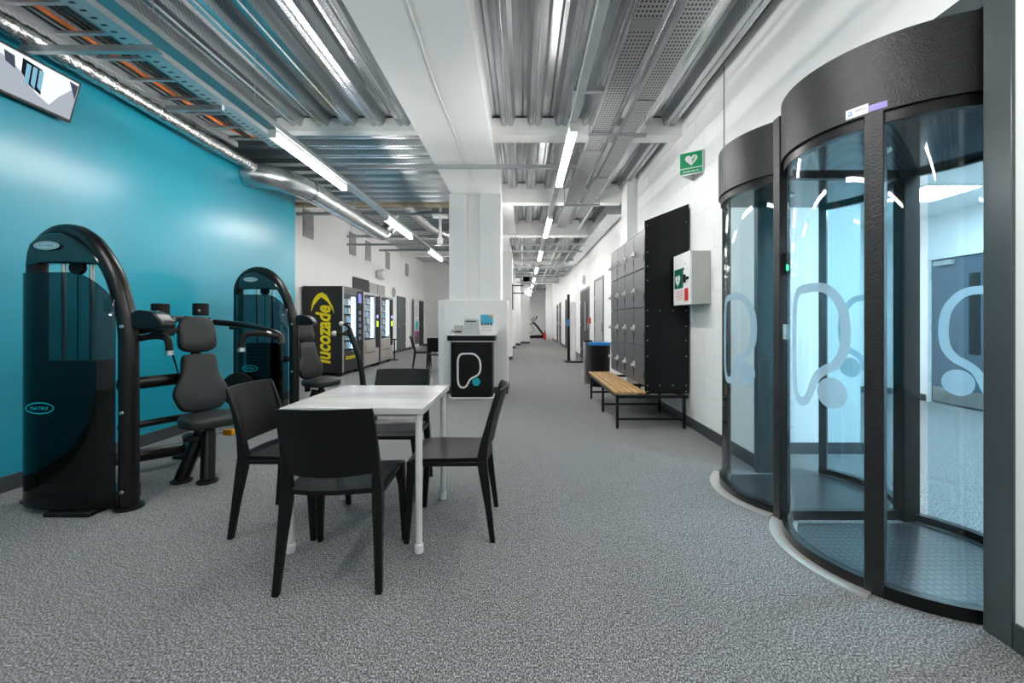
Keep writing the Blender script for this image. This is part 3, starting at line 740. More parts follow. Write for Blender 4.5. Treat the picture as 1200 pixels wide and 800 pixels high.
def tower(t, ox, oy):
    """weight tower: arch tube, cowl, rods, weight stack, smoked shroud and badges. ox,oy shift"""
    def q(x, y, z): return (x+ox, y+oy, z)
    arch = [q(-3.255, 2.86, 0), q(-3.255, 2.86, .6), q(-3.255, 2.86, 1.2), q(-3.252, 2.86, 1.45)]
    top = smoothpts([q(-3.252, 2.86, 1.45), q(-3.24, 2.85, 1.60), q(-3.165, 2.83, 1.715), q(-3.05, 2.81, 1.778), q(-2.94, 2.80, 1.78), q(-2.845, 2.78, 1.745), q(-2.745, 2.76, 1.665), q(-2.63, 2.75, 1.49), q(-2.56, 2.745, 1.27), q(-2.532, 2.74, 1.1)], 6)
    pts = arch[:-1]+top+[q(-2.53, 2.74, .8), q(-2.53, 2.74, .4), q(-2.53, 2.74, .015)]
    part('frame', MB().tube(pts, .052, 16, flat=(1.0, 1.0)), BLACKM, t, smooth=60)
    part('foot', MB().lathe(q(-2.53, 2.74, 0), [(.075, 0), (.08, .006), (.078, .018), (.06, .022)], 20), BLACKM, t)
    part('foot', MB().lathe(q(-3.255, 2.86, 0), [(.075, 0), (.08, .006), (.078, .018), (.06, .022)], 20), BLACKM, t)
    part('foot', MB().box(*q(-2.93, 2.60, 0), *q(-2.65, 2.75, .03)), RUBBER, t, .008)
    part('base_plate', MB().prism([(-3.17, 2.88), (-3.12, 2.70), (-2.9, 2.645), (-2.7, 2.645), (-2.56, 2.71), (-2.56, 2.86)], lambda u, v, w: q(u, v, w), (.03, .12)), BLACKM, t, .005)
    cw = [(-3.155, 1.563), (-3.15, 1.63), (-3.13, 1.69), (-3.075, 1.738), (-3.01, 1.758), (-2.94, 1.758), (-2.85, 1.722), (-2.76, 1.655), (-2.69, 1.585), (-2.68, 1.558), (-2.80, 1.562), (-3.01, 1.568)]
    part('cowl', MB().prism(cw, lambda u, v, w: q(u, w, v), (2.70, 2.80)), COWL, t, .012)
    bd = part('badge', MB().prism(ellipse(-3.0, 1.675, .080, .027), lambda u, v, w: q(u, 2.688-w, v), (0, .004)), BADGE, t, smooth=0, label='oval silver badge with dark lettering')
    bd['w'] = tuple(wpos(t))
    text('MATRIX', 'lettering', M('badge_dark', (.03, .10, .12), .4), bd, q(-3.0, 2.6835, 1.675), (1, 0, 0), (0, 0, 1), .098, .017, .0008)
    def ringm(cx, cz, a, b, th, y):
        n = 36; A = ellipse(cx, cz, a, b, n); B = ellipse(cx, cz, a-th, b-th, n); m = MB()
        return m.add([q(u, y, v) for u, v in A]+[q(u, y, v) for u, v in B], [(i, (i+1) % n, (i+1) % n+n, i+n) for i in range(n)])
    part('ring', ringm(-3.0, 1.675, .070, .0225, .003, 2.6832), MATS['badge_dark'], bd, smooth=0)
    for x in (-2.97, -2.79): part('guide_rod', MB().tube([q(x, 2.76, .1), q(x, 2.76, 1.6)], .013, 12), CHROME, t)
    part('cable', MB().tube([q(-2.88, 2.76, .95), q(-2.88, 2.76, 1.6)], .004, 6), RUBBER, t)
    part('pulley', MB().lathe(q(-2.88, 2.745, 1.545), [(.045, 0), (.035, .015), (.045, .03)], 20, 'y'), RUBBER, t)
    ws = MB()
    for k in range(20): ws.box(*q(-3.06, 2.70, .13+k*.041), *q(-2.70, 2.82, .13+k*.041+.036))
    part('weight_stack', ws, RUBBER, t)
    # shroud
    base = smoothpts([(-3.225, 2.86, 0), (-3.215, 2.76, 0), (-3.12, 2.665, 0), (-2.97, 2.625, 0), (-2.8, 2.625, 0), (-2.66, 2.65, 0), (-2.575, 2.69, 0)], 4)
    A = []; B = []
    for p in base:
        x, y = p.x, p.y
        zt = 1.50
        if x > -2.80: zt = 1.50-.17*((x+2.80)/.225)**2.2
        col = []; col2 = []
        for k in range(7):
            z = .04+(zt-.04)*k/6; col.append(q(x, y, z)); col2.append(q(x*.998-.004, y+.006, z))
        A.append(col); B.append(col2)
    part('shroud', MB().slab(A, B), SMOKE, t, smooth=60)
    b2 = part('badge', ringm(-2.965, .665, .088, .036, .006, 2.616), CYAN, t, smooth=0, label='oval cyan outline badge with lettering')
    text('MATRIX', 'lettering', CYAN, b2, q(-2.965, 2.616, .665), (1, 0, 0), (0, 0, 1), .11, .02, .0005)
    part('link_arm_cover', MB().prism(rounded([(-2.5, 1.145), (-2.5, 1.275), (-2.36, 1.26), (-2.30, 1.19), (-2.30, 1.15)]), lambda u, v, w: q(u, w, v), (2.72, 2.83)), BLACKM, t, .01)
    for z in (1.165, .62, .12): part('bolt', MB().lathe(q(-2.53, 2.69, z), [(.013, 0), (.010, -.010)], 10, 'y'), CHROME, t)
def seat_unit(t, C, fx, arms=True):
    """C: seat centre on the floor, fx: facing direction angle (deg) of the user"""
    a = math.radians(fx); F = Vector((math.cos(a), math.sin(a), 0)); Lf = Vector((-F.y, F.x, 0)); U = Vector((0, 0, 1)); C = Vector(C)
    def w(f, l, z): return C+F*f+Lf*l+U*z
    # seat pad (plan outline): u = along left, v= forward
    rot = Matrix((Lf, U, F)).transposed()
    sp = rounded([(-.17, .21), (.17, .21), (.21, .0), (.12, -.2), (-.12, -.2), (-.21, .0)])
    part('seat', pad(sp, w(0, 0, .445), rot, .075), VINYL, t, smooth=60)
    tilt = math.radians(12); Bu = (U*math.cos(tilt)-F*math.sin(tilt)); Nf = (F*math.cos(tilt)+U*math.sin(tilt))
    rot2 = Matrix((Lf, Nf, Bu)).transposed()
    low = rounded([(-.105, .0), (.105, 0), (.15, .035), (.185, .14), (.17, .20), (.125, .28), (.115, .43), (.10, .455), (-.10, .455), (-.115, .43), (-.125, .28), (-.17, .20), (-.185, .14), (-.15, .035)], 4, .4)
    part('backrest', pad(low, w(-.14, 0, .49), rot2, .065), VINYL, t, smooth=60)
    up = rounded([(-.125, .47), (.125, .47), (.13, .60), (.115, .72), (.06, .76), (-.06, .76), (-.115, .72), (-.13, .60)], 4, .45)
    part('headrest', pad(up, w(-.14, 0, .49), rot2, .065), VINYL, t, smooth=60)
    part('mast', MB().tube([w(-.20, 0, .32), w(-.26, 0, .75), w(-.33, 0, 1.15)], .035, 10), BLACKM, t)
    part('seat_post', MB().tube([w(.02, 0, .12), w(.02, 0, .41)], .035, 12), BLACKM, t)
    # legs
    for f, l in ((.12, -.05), (-.05, -.16)):
        lg = part('leg', MB().tube([w(f*.3, l*.3, .36), w(f, l, .02)], [.045, .048], 14), BLACKM, t)
        part('foot', MB().lathe(w(f, l, 0), [(.068, 0), (.072, .01), (.055, .02)], 18), RUBBER, lg)
    part('knob', MB().tube([w(.06, -.09, .33), w(.06, -.16, .33)], .022, 10), BLACKM, t)
    return w
m1 = thing('shoulder_press', 'black shoulder press machine nearest the camera against the teal wall', 'exercise machine', (-2.8, 3.0, 0))
tower(m1, 0, 0)
w1 = seat_unit(m1, (-2.42, 3.29, 0), -36)
part('beam', MB().tube([(-2.86, 3.02, .745), (-2.68, 3.50, .745)], .038, 10, flat=(1, 1.2)), BLACKM, m1)
part('beam', MB().tube([(-2.86, 3.02, .44), (-2.66, 3.48, .44)], .026, 12), BLACKM, m1)
part('beam', MB().tube([(-3.25, 3.15, .14), (-2.88, 3.62, .12), (-2.62, 3.45, .17)], .05, 10), BLACKM, m1)
lg = part('leg', MB().tube([(-2.92, 3.72, .2), (-2.95, 3.8, .015)], .045, 12), BLACKM, m1)
part('foot', MB().box(-3.05, 3.70, 0, -2.85, 3.9, .025), RUBBER, m1, .008)
part('orange_knob', MB().box(-2.42, 3.43, .275, -2.34, 3.48, .325), ORK, m1, .012, label='orange adjustment knob')
part('knob_stem', MB().tube([(-2.52, 3.44, .28), (-2.41, 3.455, .30)], .006, 8), CHROME, m1)
# press arms
pv = (-2.73, 3.50, 1.20)
part('arm', MB().tube(smoothpts([(-2.62, 3.62, 1.19), (-2.35, 3.60, 1.165), (-2.12, 3.50, 1.13), (-1.98, 3.46, 1.085), (-1.95, 3.44, 1.02)], 5), .026, 12), BLACKM, m1)
g = part('handle', MB().tube(smoothpts([(-1.98, 3.44, 1.07), (-2.06, 3.38, 1.10), (-2.16, 3.34, 1.095), (-2.19, 3.32, 1.04), (-2.185, 3.31, .985)], 5), .022, 12), RUBBER, m1)
part('end_cap', MB().tube([(-2.185, 3.31, .99), (-2.183, 3.308, .962)], .024, 12), CHROME, g)
part('collar', MB().tube([(-2.045, 3.395, 1.10), (-2.02, 3.41, 1.09)], .0235, 12), CHROME, g)
part('arm', MB().tube(smoothpts([(-2.66, 3.20, 1.20), (-2.54, 3.09, 1.205), (-2.47, 2.98, 1.19), (-2.50, 2.88, 1.15), (-2.62, 2.83, 1.12)], 5), .024, 12), BLACKM, m1)
g = part('handle', MB().tube(smoothpts([(-2.55, 2.80, 1.08), (-2.42, 2.80, 1.10), (-2.345, 2.80, 1.09), (-2.325, 2.80, 1.05), (-2.322, 2.80, 1.0)], 5), .021, 12), RUBBER, m1)
part('end_cap', MB().tube([(-2.322, 2.80, 1.005), (-2.32, 2.80, .975)], .023, 12), CHROME, g)
part('cross_tube', MB().tube([(-2.66, 3.17, 1.215), (-2.84, 3.56, 1.22), (-2.68, 3.66, 1.20)], .026, 12), BLACKM, m1)
part('cross_tube', MB().tube([(-2.62, 3.15, 1.13), (-2.80, 3.50, 1.13)], .024, 12), BLACKM, m1)
part('pivot_block', MB().box(-2.67, 3.04, 1.09, -2.57, 3.16, 1.24), BLACKM, m1, .015)
for c in ((-2.72, 3.20, 1.28), (-2.66, 3.52, 1.295)):
    pc = part('counterweight', MB().lathe(c, [(.050, -.05), (.056, -.045), (.056, .045), (.050, .05)], 20), RUBBER, m1)
    part('bolt', MB().lathe((c[0]+.03, c[1]-.055, c[2]-.01), [(.010, 0), (.008, -.008)], 8, 'y'), CHROME, pc)
part('cable', MB().tube([(-2.60, 3.10, 1.14), (-2.78, 3.45, .75)], .006, 6), RUBBER, m1)

m2 = thing('chest_press', 'black weight machine further along the teal wall, with curved lever in front', 'exercise machine', (-2.9, 5.2, 0))
tower(m2, -.12, 2.2)
w2 = seat_unit(m2, (-2.50, 5.25, 0), -22)
part('beam', MB().tube([(-2.95, 5.15, .735), (-2.66, 5.45, .735)], .038, 10), BLACKM, m2)
part('beam', MB().tube([(-2.95, 5.15, .1), (-2.50, 5.30, .1), (-2.02, 5.30, .07)], .04, 10), BLACKM, m2)
lv = part('lever', MB().tube(smoothpts([(-2.02, 5.30, .06), (-1.985, 5.30, .35), (-2.03, 5.30, .70), (-2.12, 5.30, .98), (-2.16, 5.30, 1.10)], 6), .034, 14), BLACKM, m2)
for (a, b, c) in (((-2.15, 5.28, 1.03), (-2.22, 5.22, 1.045), (-2.28, 5.18, 1.05)), ((-2.14, 5.32, 1.09), (-2.19, 5.30, 1.15), (-2.24, 5.28, 1.16))):
    h = part('handle', MB().tube([a, b, c], .02, 10), RUBBER, lv)
    part('knob', MB().lathe(c, [(.012, -.03), (.03, -.015), (.033, .0), (.025, .02)], 12, 'x'), M('knob_white', (.65, .65, .63), .3), h) if False else None
for i_, c in enumerate(((-2.29, 5.18, 1.05), (-2.245, 5.28, 1.165))):
    part('knob', MB().lathe(c, [(.012, -.032), (.028, -.02), (.033, .0), (.026, .02), (.01, .028)], 12, 'x'), M('knob_white', (.65, .65, .63), .3), lv, label='white ball knob')
part('cam', MB().lathe((-3.20, 4.80, .43), [(.17, -.02), (.19, -.015), (.19, .015), (.17, .02)], 32, 'y'), RUBBER, m2)
part('bolt', MB().lathe((-3.17, 4.775, .43), [(.014, 0), (.01, -.01)], 8, 'y'), CHROME, m2)
part('bracket', MB().box(-3.42, 4.96, 1.10, -3.30, 5.02, 1.19), BLACKM, m2, .008)
part('adjuster', MB().tube([(-2.33, 5.35, .42), (-2.31, 5.35, .30)], .01, 8), CHROME, m2)
part('adjuster_knob', MB().lathe((-2.31, 5.35, .26), [(.03, -.03), (.045, -.02), (.045, .02), (.03, .035)], 10), RUBBER, m2)

# ------------------------------------------------------------ vending machines (front faces +X)
def vend(name, label, y0, y1, H, front):
    t = thing(name, label, 'vending machine', (-4.33, (y0+y1)/2, 0), 'vending machines')
    X1 = -3.88; Xf = X1-.03
    winy0, winy1 = y0+.06, y0+.06+(y1-y0)*.66
    lowz, topz = (.52, 1.80) if front != 'steel' else (.72, 1.86)
    shell = MB().box(-4.75, y0, .08, X1-.55, y1, H).box(X1-.55, y0, .08, Xf, y0+.03, H).box(X1-.55, y1-.03, .08, Xf, y1, H).box(X1-.55, y0+.03, H-.03, Xf, y1-.03, H).box(X1-.55, y0+.03, .08, Xf, y1-.03, .12)
    part('body', shell, VDARK, t)
    m = VDARK if front != 'steel' else VSILV
    fr = MB().box(Xf, y0, lowz, X1, winy0, topz).box(Xf, winy1, lowz, X1, y1, topz).box(Xf, y0, topz, X1, y1, H).box(Xf, y0, .1, X1, y1, lowz)
    part('door_frame', fr, m if front != 'steel' else VSILV, t)
    part('edge_trim', MB().box(X1-.02, y0-.004, .08, X1+.006, y0+.03, H+.005), VSILV, t, .003)
    part('window', MB().box(X1-.008, winy0, lowz, X1-.002, winy1, topz), VGLASS, t)
    lt = emit_mat('case_light_cyan', (.45, .85, 1), 1.0) if 'case_light_cyan' not in MATS else MATS['case_light_cyan']
    lw = emit_mat('case_light_white', (.66, .84, 1), 3.2) if 'case_light_white' not in MATS else MATS['case_light_white']
    part('case_light', MB().box(X1-.10, winy1-(.085 if front != 'steel' else .03), lowz+.05, X1-.04, winy1-.005, topz-.05), lw, t)
    part('back_liner', MB().box(X1-.5, winy0, lowz, X1-.49, winy1, topz), M('liner_blue', (.5, .72, .85), .5), t)
    for k in range(6):
        z = lowz+.06+k*(topz-lowz-.1)/6
        sh = part('shelf', MB().box(X1-.48, winy0, z, X1-.09, winy1-.06, z+.012), VSILV, t)
        cans = MB()
        for j in range(7):
            y = winy0+.05+j*(winy1-winy0-.14)/6
            cans.lathe((X1-.15, y, z+.012), [(.026, 0), (.028, .01), (.028, .10), (.012, .125), (.012, .14)], 8, mi=(k+j) % 3)
        c_ = part('drinks', cans, [M('drink_blue', (.1, .35, .6), .3), M('drink_orange', (.7, .35, .1), .3), M('drink_white', (.7, .75, .78), .3)], sh); c_['kind'] = 'stuff'
    cy = (winy1+y1)/2; cwid = (y1-winy1)*.36
    part('control_panel', MB().box(X1, cy-cwid, .5, X1+.012, cy+cwid, H-.06), RUBBER, t)
    for f in ((y0+.1, y0+.02), (y1-.1, y1-.02)): part('foot', MB().box(-4.6, min(f), 0, -4.5, max(f), .08).box(-4.05, min(f), 0, -3.95, max(f), .08), RUBBER, t)
    return t, X1, winy0, winy1, cy
t, X1, a0, a1, cy = vend('vending_machine', 'dark vending machine with big yellow slanted lettering on its side', 9.2, 10.25, 1.955, 'dark')
part('screen', MB().box(X1+.012, cy-.09, 1.62, X1+.018, cy+.09, 1.84), emit_mat('screen_purple', (.35, .35, .9), .25), t)
for k in range(5): part('product_button', MB().box(X1+.012, cy-.08, .75+k*.15, X1+.018, cy+.08, .84+k*.15), M('button_blue', (.12, .16, .30), .3), t)
text('lucozade', 'lettering', YEL, t, (X1+.001, (a0+a1)/2, .40), (0, 1, 0), (0, 0, 1), .55, .10, .001, .3, bold=.02)
# side logo
sd = 9.198
text('lucozade', 'lettering', YEL, t, (-4.31, sd, .91), (0, 0, 1), (-1, 0, 0), 1.26, .33, .002, .22, 'yellow lettering running up the side', bold=.032)
def sweep(f, P, W):
    n = len(P); A = []; B = []
    for i in range(n):
        a = Vector(P[max(0, i-1)]); b = Vector(P[min(n-1, i+1)]); tt = (b-a).normalized(); nn = Vector((-tt.y, tt.x))*W[i]/2; p = Vector(P[i])
        A.append(f(p+nn)); B.append(f(p-nn))
    return MB().add(A+B, [(i, i+1, n+i+1, n+i) for i in range(n-1)])
arcp = [(-4.57, 1.40), (-4.53, 1.55), (-4.47, 1.66), (-4.40, 1.74), (-4.34, 1.765), (-4.27, 1.72), (-4.19, 1.62), (-4.12, 1.50), (-4.07, 1.36)]
part('print', sweep(lambda p: (p.x, sd-.002, p.y), [Vector(p) for p in arcp], [.005, .05, .09, .10, .11, .10, .05, .035, .005]), YEL, t, smooth=0)
arcp = [(-4.47, 1.44), (-4.42, 1.54), (-4.35, 1.60), (-4.28, 1.60), (-4.2, 1.52), (-4.14, 1.42)]
t, X1, a0, a1, cy = vend('vending_machine', 'steel-fronted snack vending machine in the middle of the row', 10.38, 11.48, 1.91, 'steel')
def steel_front(t, X1, y0, y1, a0, a1, cy):
    part('lower_panel', MB().box(X1, y0+.03, .14, X1+.01, a1+.04, .68), VBEIGE, t, .003)
    part('delivery_flap', MB().box(X1+.01, y0+.09, .44, X1+.025, a1-.03, .58), VBEIGE, t, .004)
    part('slot', MB().box(X1+.01, y0+.06, .40, X1+.012, a1, .415), RUBBER, t)
    part('keypad', MB().box(X1+.012, cy-.06, 1.05, X1+.02, cy+.06, 1.20), M('lime_label', (.55, .75, .05), .4, emit=(.5, .8, .05), estr=.3), t, label='lime yellow payment keypad')
    part('coin_slot', MB().box(X1+.012, cy-.05, 1.28, X1+.02, cy+.05, 1.36), M('violet_led', (.2, .2, .7), .4, emit=(.3, .3, 1), estr=.6), t)
steel_front(t, X1, 10.38, 11.48, a0, a1, cy)
t, X1, a0, a1, cy = vend('vending_machine', 'steel-fronted snack vending machine at the far end of the row', 11.62, 12.72, 1.89, 'steel')
steel_front(t, X1, 11.62, 12.72, a0, a1, cy)

# ------------------------------------------------------------ kiosk counter with leaflets
kk = thing('reception_kiosk', 'black rounded kiosk counter with a white outline logo and cyan dot', 'kiosk', (-.81, 6.8, 0))
def rrect(x0, y0, x1, y1, r, n=6):
    P = []
    for cx, cy, a in ((x1-r, y1-r, 0), (x0+r, y1-r, 90), (x0+r, y0+r, 180), (x1-r, y0+r, 270)):
        for k in range(n+1): an = math.radians(a+90*k/n); P.append((cx+r*math.cos(an), cy+r*math.sin(an)))
    return P
zf = lambda u, v, w: (u, v, w)
part('plinth', MB().prism(rrect(-1.15, 6.58, -.457, 7.03, .09), zf, (0, .02)), PRW, kk)
part('body', MB().prism(rrect(-1.133, 6.60, -.474, 7.03, .08), zf, (.02, .875)), PBLACK, kk, smooth=50)
part('rim', MB().prism(rrect(-1.15, 6.58, -.457, 7.03, .09), zf, (.875, .895)), PRW, kk)
part('counter_edge', MB().prism(rrect(-1.186, 6.56, -.43, 7.035, .09), zf, (.895, .975)), BLACKP, kk, smooth=50)
part('counter_top', MB().prism(rrect(-1.19, 6.555, -.426, 7.037, .09), zf, (.975, .993)), PRW, kk)
flog = lambda u, v: (-1.01+u, 6.598, .175+v)
part('logo_outline', logo_strip(flog, .35, .52, .028), PRW, kk, smooth=0)
part('logo_dot', dot_strip(flog, .285, .085, .062), CYAN, kk, smooth=0)
bx_ = thing('suggestion_box', 'small silver metal box standing on the kiosk counter', 'box', (-.82, 6.75, .993))
part('body', MB().box(-.92, 6.66, .993, -.71, 6.86, 1.225), SILVER, bx_, .006)
part('lid', MB().box(-.915, 6.66, 1.227, -.715, 6.86, 1.25), WHITEP, bx_, .006)
part('label_strip', MB().box(-.895, 6.656, 1.185, -.735, 6.66, 1.205), M('dark_print', (.05, .05, .05), .5), bx_)
dv = thing('card_reader', 'small chrome and black device beside the silver box', 'device', (-1.02, 6.75, .993))
part('body', MB().box(-1.07, 6.68, .993, -.97, 6.80, 1.10), CHROME, dv, .01)
part('head', MB().box(-1.08, 6.66, 1.06, -.95, 6.78, 1.13), SILVER, dv, .01)
part('band', MB().box(-1.075, 6.675, 1.02, -.965, 6.679, 1.04), RUBBER, dv)
part('cord', MB().tube(smoothpts([(-1.09, 6.75, 1.0), (-1.11, 6.72, 1.06), (-1.12, 6.70, 1.02), (-1.14, 6.70, .998)]), .005, 6), RUBBER, dv)
lf = thing('leaflet_holder', 'upright blue and white leaflet in an acrylic stand on the kiosk', 'leaflet', (-.58, 6.78, .993))
part('base', MB().box(-.68, 6.72, .993, -.475, 6.80, .998), WHITEP, lf)
ls = part('sheet', MB().box(-.675, 6.75, .998, -.475, 6.756, 1.30), PRW, lf)
part('print', MB().box(-.675, 6.747, 1.15, -.475, 6.749, 1.30), M('leaflet_blue', (.06, .42, .58), .5), ls)
part('print', MB().box(-.525, 6.745, 1.26, -.475, 6.7465, 1.30), M('leaflet_orange', (.8, .35, .08), .5), ls)
for k in range(4): part('print', MB().box(-.655+k*.045, 6.745, 1.13, -.63+k*.045, 6.7465, 1.17), M('dark_print', (0, 0, 0)), ls)
for k in range(3): part('print', MB().box(-.65, 6.747, 1.04+k*.03, -.50, 6.749, 1.045+k*.03), M('print_grey', (0, 0, 0)), ls)

# ------------------------------------------------------------ ceiling lights
def batten(x, y0, L, z, label, group):
    t = thing('batten_light', label, 'ceiling light', (x, y0+L/2, z), group)
    part('housing', MB().box(x-.032, y0, z+.018, x+.032, y0+L, z+.05), WHITEP, t)
    part('diffuser', MB().prism([(-.035, .018), (-.035, -.008), (-.022, -.024), (.022, -.024), (.035, -.008), (.035, .018)], lambda u, v, w: (x+u, w, z+v), (y0+.01, y0+L-.01)), LEDM, t)
    for e in (y0-.004, y0+L-.006): part('end_cap', MB().box(x-.037, e, z-.026, x+.037, e+.01, z+.05), WHITEP, t)
LZ = 2.83
for x, ys, nm in ((.43, [-2.4, .6, 3.62, 6.75, 9.9, 13, 16.1, 19.2, 22.5, 25.7, 28.9], 'right-hand row above the corridor'), (-2.20, [-2.4, .6, 3.74, 6.85, 9.95, 13.1, 16.3], 'left-hand row above the gym side')):
    words = ['', '', 'nearest visible', 'second', 'third', 'fourth', 'fifth', 'sixth', 'seventh', 'eighth', 'ninth']
    for i, y in enumerate(ys):
        lb = ('%s lit tube light in the %s' % (words[i], nm)) if i > 1 else 'lit tube light %s behind the camera in the %s' % (('far', 'just')[i], nm)
        batten(x, y, 1.5, LZ, lb, 'tube lights')
tr = tag(box(.40, -4, 2.885, .46, 33, 2.93).build('cable_trunking', WHITEP), 'white trunking carrying the right-hand row of tube lights', 'trunking')
tr = tag(box(-2.25, -4, 2.885, -2.15, 20.6, 2.93).build('cable_trunking', STRUTW), 'grey trunking carrying the left-hand row of tube lights', 'trunking')
rods = 0
for x, ys in ((.43, (2.0, 5.9, 9.0, 12.4)), (-2.2, (2.2, 3.5, 5.9, 8.2))):
    for y in ys:
        tag(MB().tube([(x, y, 2.93), (x, y, 3.53)], .004, 6).build('hanger_rod', STRUTW), 'thin threaded rod hanging the %s trunking, %s' % ('right-hand white' if x > 0 else 'left-hand grey', 'at the top of the picture' if y < 3 else 'just before the nearest visible tube light' if y < 4 else 'past the nearest visible tube light' if y < 6 else 'past the second tube light' if y < 10 else 'past the third tube light'), 'rod', 'trunking hanger rods')

# ------------------------------------------------------------ services
def slotted(y, x0, x1, z, label, h=.045, hang=None):
    t = thing('strut_channel', label, 'strut', ((x0+x1)/2, y, z))
    part('channel', MB().box(x0, y-.02, z, x1, y+.02, z+h), STRUT, t)
    for x in ((x0+.1, x1-.1) if hang else ()): part('rod', MB().tube([(x, y, z+h), (x, y, hang)], .005, 6), STRUTW, t)
    return t
slotted(5.6, -2.3, .85, 3.20, 'slotted steel channel crossing under the soffit near the column', hang=3.52)
slotted(10.18, -4.2, -1.25, 3.0, 'slotted channel across the ceiling above the vending machines', hang=4.0)
slotted(10.12, -.28, 1.45, 3.0, 'slotted channel crossing the corridor beyond the column', hang=3.25)
slotted(3.0, -3.52, -2.55, 3.085, 'short bracket channel under the cable ladder nearest the screen')
slotted(4.07, -3.40, -2.86, 3.205, 'short bracket channel under the cable ladder, second from the screen')
slotted(3.92, .46, .80, 3.30, 'short channel between the right-hand trunking and the perforated tray', hang=3.52)
for y, x in ((3.0, -2.6), (4.07, -2.87)):
    tag(MB().tube([(x, y, 3.13 if y < 3.5 else 3.25), (x, y, 3.53)], .004, 6).build('hanger_rod', STRUTW), 'thin threaded rod holding the %s' % ('bracket nearest the screen' if y < 4 else 'second ladder bracket'), 'rod', 'ladder hanger rods')
# cable ladder
ld = thing('cable_ladder', 'galvanised cable ladder along the top of the teal wall', 'cable ladder', (-3.18, 2, 3.26))
for x in (-3.40, -2.97): part('rail', MB().box(x-.015, -4, 3.262, x+.015, 5.07, 3.32), STRUTW, ld)
y = -3.8
while y < 5.0:
    part('rung', MB().box(-3.385, y-.015, 3.28, -2.985, y+.015, 3.30), STRUT, ld); y += .30
tag(MB().tube(smoothpts([(-3.30, -4, 3.318), (-3.28, -1, 3.32), (-3.25, 1.5, 3.318), (-3.27, 3, 3.32), (-3.24, 4.6, 3.318), (-3.15, 5.2, 3.40)], 8), .017, 8).build('cable', ORANGE), 'orange cable running along the cable ladder', 'cable')
for k, dx in enumerate((.05, .09)):
    tag(MB().tube([(-3.24+dx, -4, 3.31), (-3.23+dx, 0, 3.31), (-3.22+dx, 5.0, 3.31)], .009, 6).build('cable', RUBBER), ['thin black cable on the ladder, next to the orange one', 'thin black cable on the ladder, nearest the slotted tray'][k], 'cable', 'thin black cables')
tag(MB().box(-2.94, -4, 3.25, -2.80, 5.07, 3.26).box(-2.94, -4, 3.26, -2.935, 5.07, 3.30).box(-2.805, -4, 3.26, -2.80, 5.07, 3.30).build('cable_tray', DASH), 'flat slotted tray beside the cable ladder', 'cable tray')
# right-hand perforated trays, in joined lengths
def tray(x0, x1, z, segs, label):
    t = thing('cable_tray', label, 'cable tray', ((x0+x1)/2, segs[0][0], z))
    for i, (a, b) in enumerate(segs):
        e = .006*(i % 2)
        part('tray_length', MB().box(x0-e, a, z-e, x1+e, b, z+.003-e).box(x0-e, a, z, x0-e+.003, b, z+.05).box(x1+e-.003, a, z, x1+e, b, z+.05), TRAY, t)
        if i: part('joint_plate', MB().box(x0-.010, a-.05, z-.012, x1+.010, a+.05, z-.008), STRUTW, t)
tray(.69, .86, 3.10, [(-4, .9), (.9, 2.72), (2.72, 4.8), (4.8, 6.8), (6.8, 8.7)], 'left one of two perforated cable trays over the corridor')
tray(1.03, 1.19, 3.20, [(-4, 1.6), (1.6, 3.9), (3.9, 6.0), (6.0, 8.2)], 'right one of two perforated cable trays, nearer the white wall')
tag(MB().tube([(.93, -4, 3.2), (.93, 8.8, 3.2)], .014, 8).build('conduit', STRUTW), 'steel conduit between the two perforated trays', 'conduit', 'steel conduits')
tag(MB().tube([(1.30, -4, 3.35), (1.30, 10, 3.35)], .02, 8).build('conduit', WHITEP), 'white conduit right of the perforated trays', 'conduit')
for y, w_ in ((4.3, 'beside the nearest visible tube light'), (6.9, 'beyond the nearest tube light')):
    t = thing('tray_hanger', 'bracket and rods carrying the perforated trays '+w_, 'bracket', (.95, y, 3.05))
    part('channel', MB().box(.66, y-.02, 3.055, 1.24, y+.02, 3.085), STRUTW, t)
    for x in (.67, 1.23): part('rod', MB().tube([(x, y, 3.085), (x, y, 3.52)], .005, 6), STRUTW, t)
# boxed duct on the right wall
bd_ = thing('wall_duct', 'rectangular galvanised duct high along the right corridor wall', 'duct', (1.65, 10, 3.2))
part('duct', MB().box(1.55, 7.85, 3.17, 1.84, 15, 3.36), DUCT, bd_)
part('flange', MB().box(1.54, 7.83, 3.16, 1.85, 7.86, 3.37), STRUTW, bd_)
# foil duct
pts = []
yy = 2.35
while yy <= 5.75: pts.append((-3.495+.012*math.sin(yy*3.1), yy, 3.20+.016*math.sin(yy*2.3))); yy += .04
rad = [.062+.007*math.sin(i*2.4)+random.uniform(-.004, .004) for i in range(len(pts))]
tag(MB().tube(pts, rad, 16).build('flexible_duct', FOIL, smooth=60), 'crinkled silver foil duct along the top of the teal wall', 'duct')
fn = thing('inline_fan', 'black round duct fan at the start of the foil duct', 'fan', (-3.525, 2.2, 3.20))
part('body', MB().lathe((-3.525, 2.0, 3.20), [(.07, 0), (.095, .02), (.095, .30), (.06, .34)], 24, 'y'), RUBBER, fn)
part('grille', MB().lathe((-3.525, 1.985, 3.20), [(.05, 0), (.09, .012)], 24, 'y'), SILVER, fn)
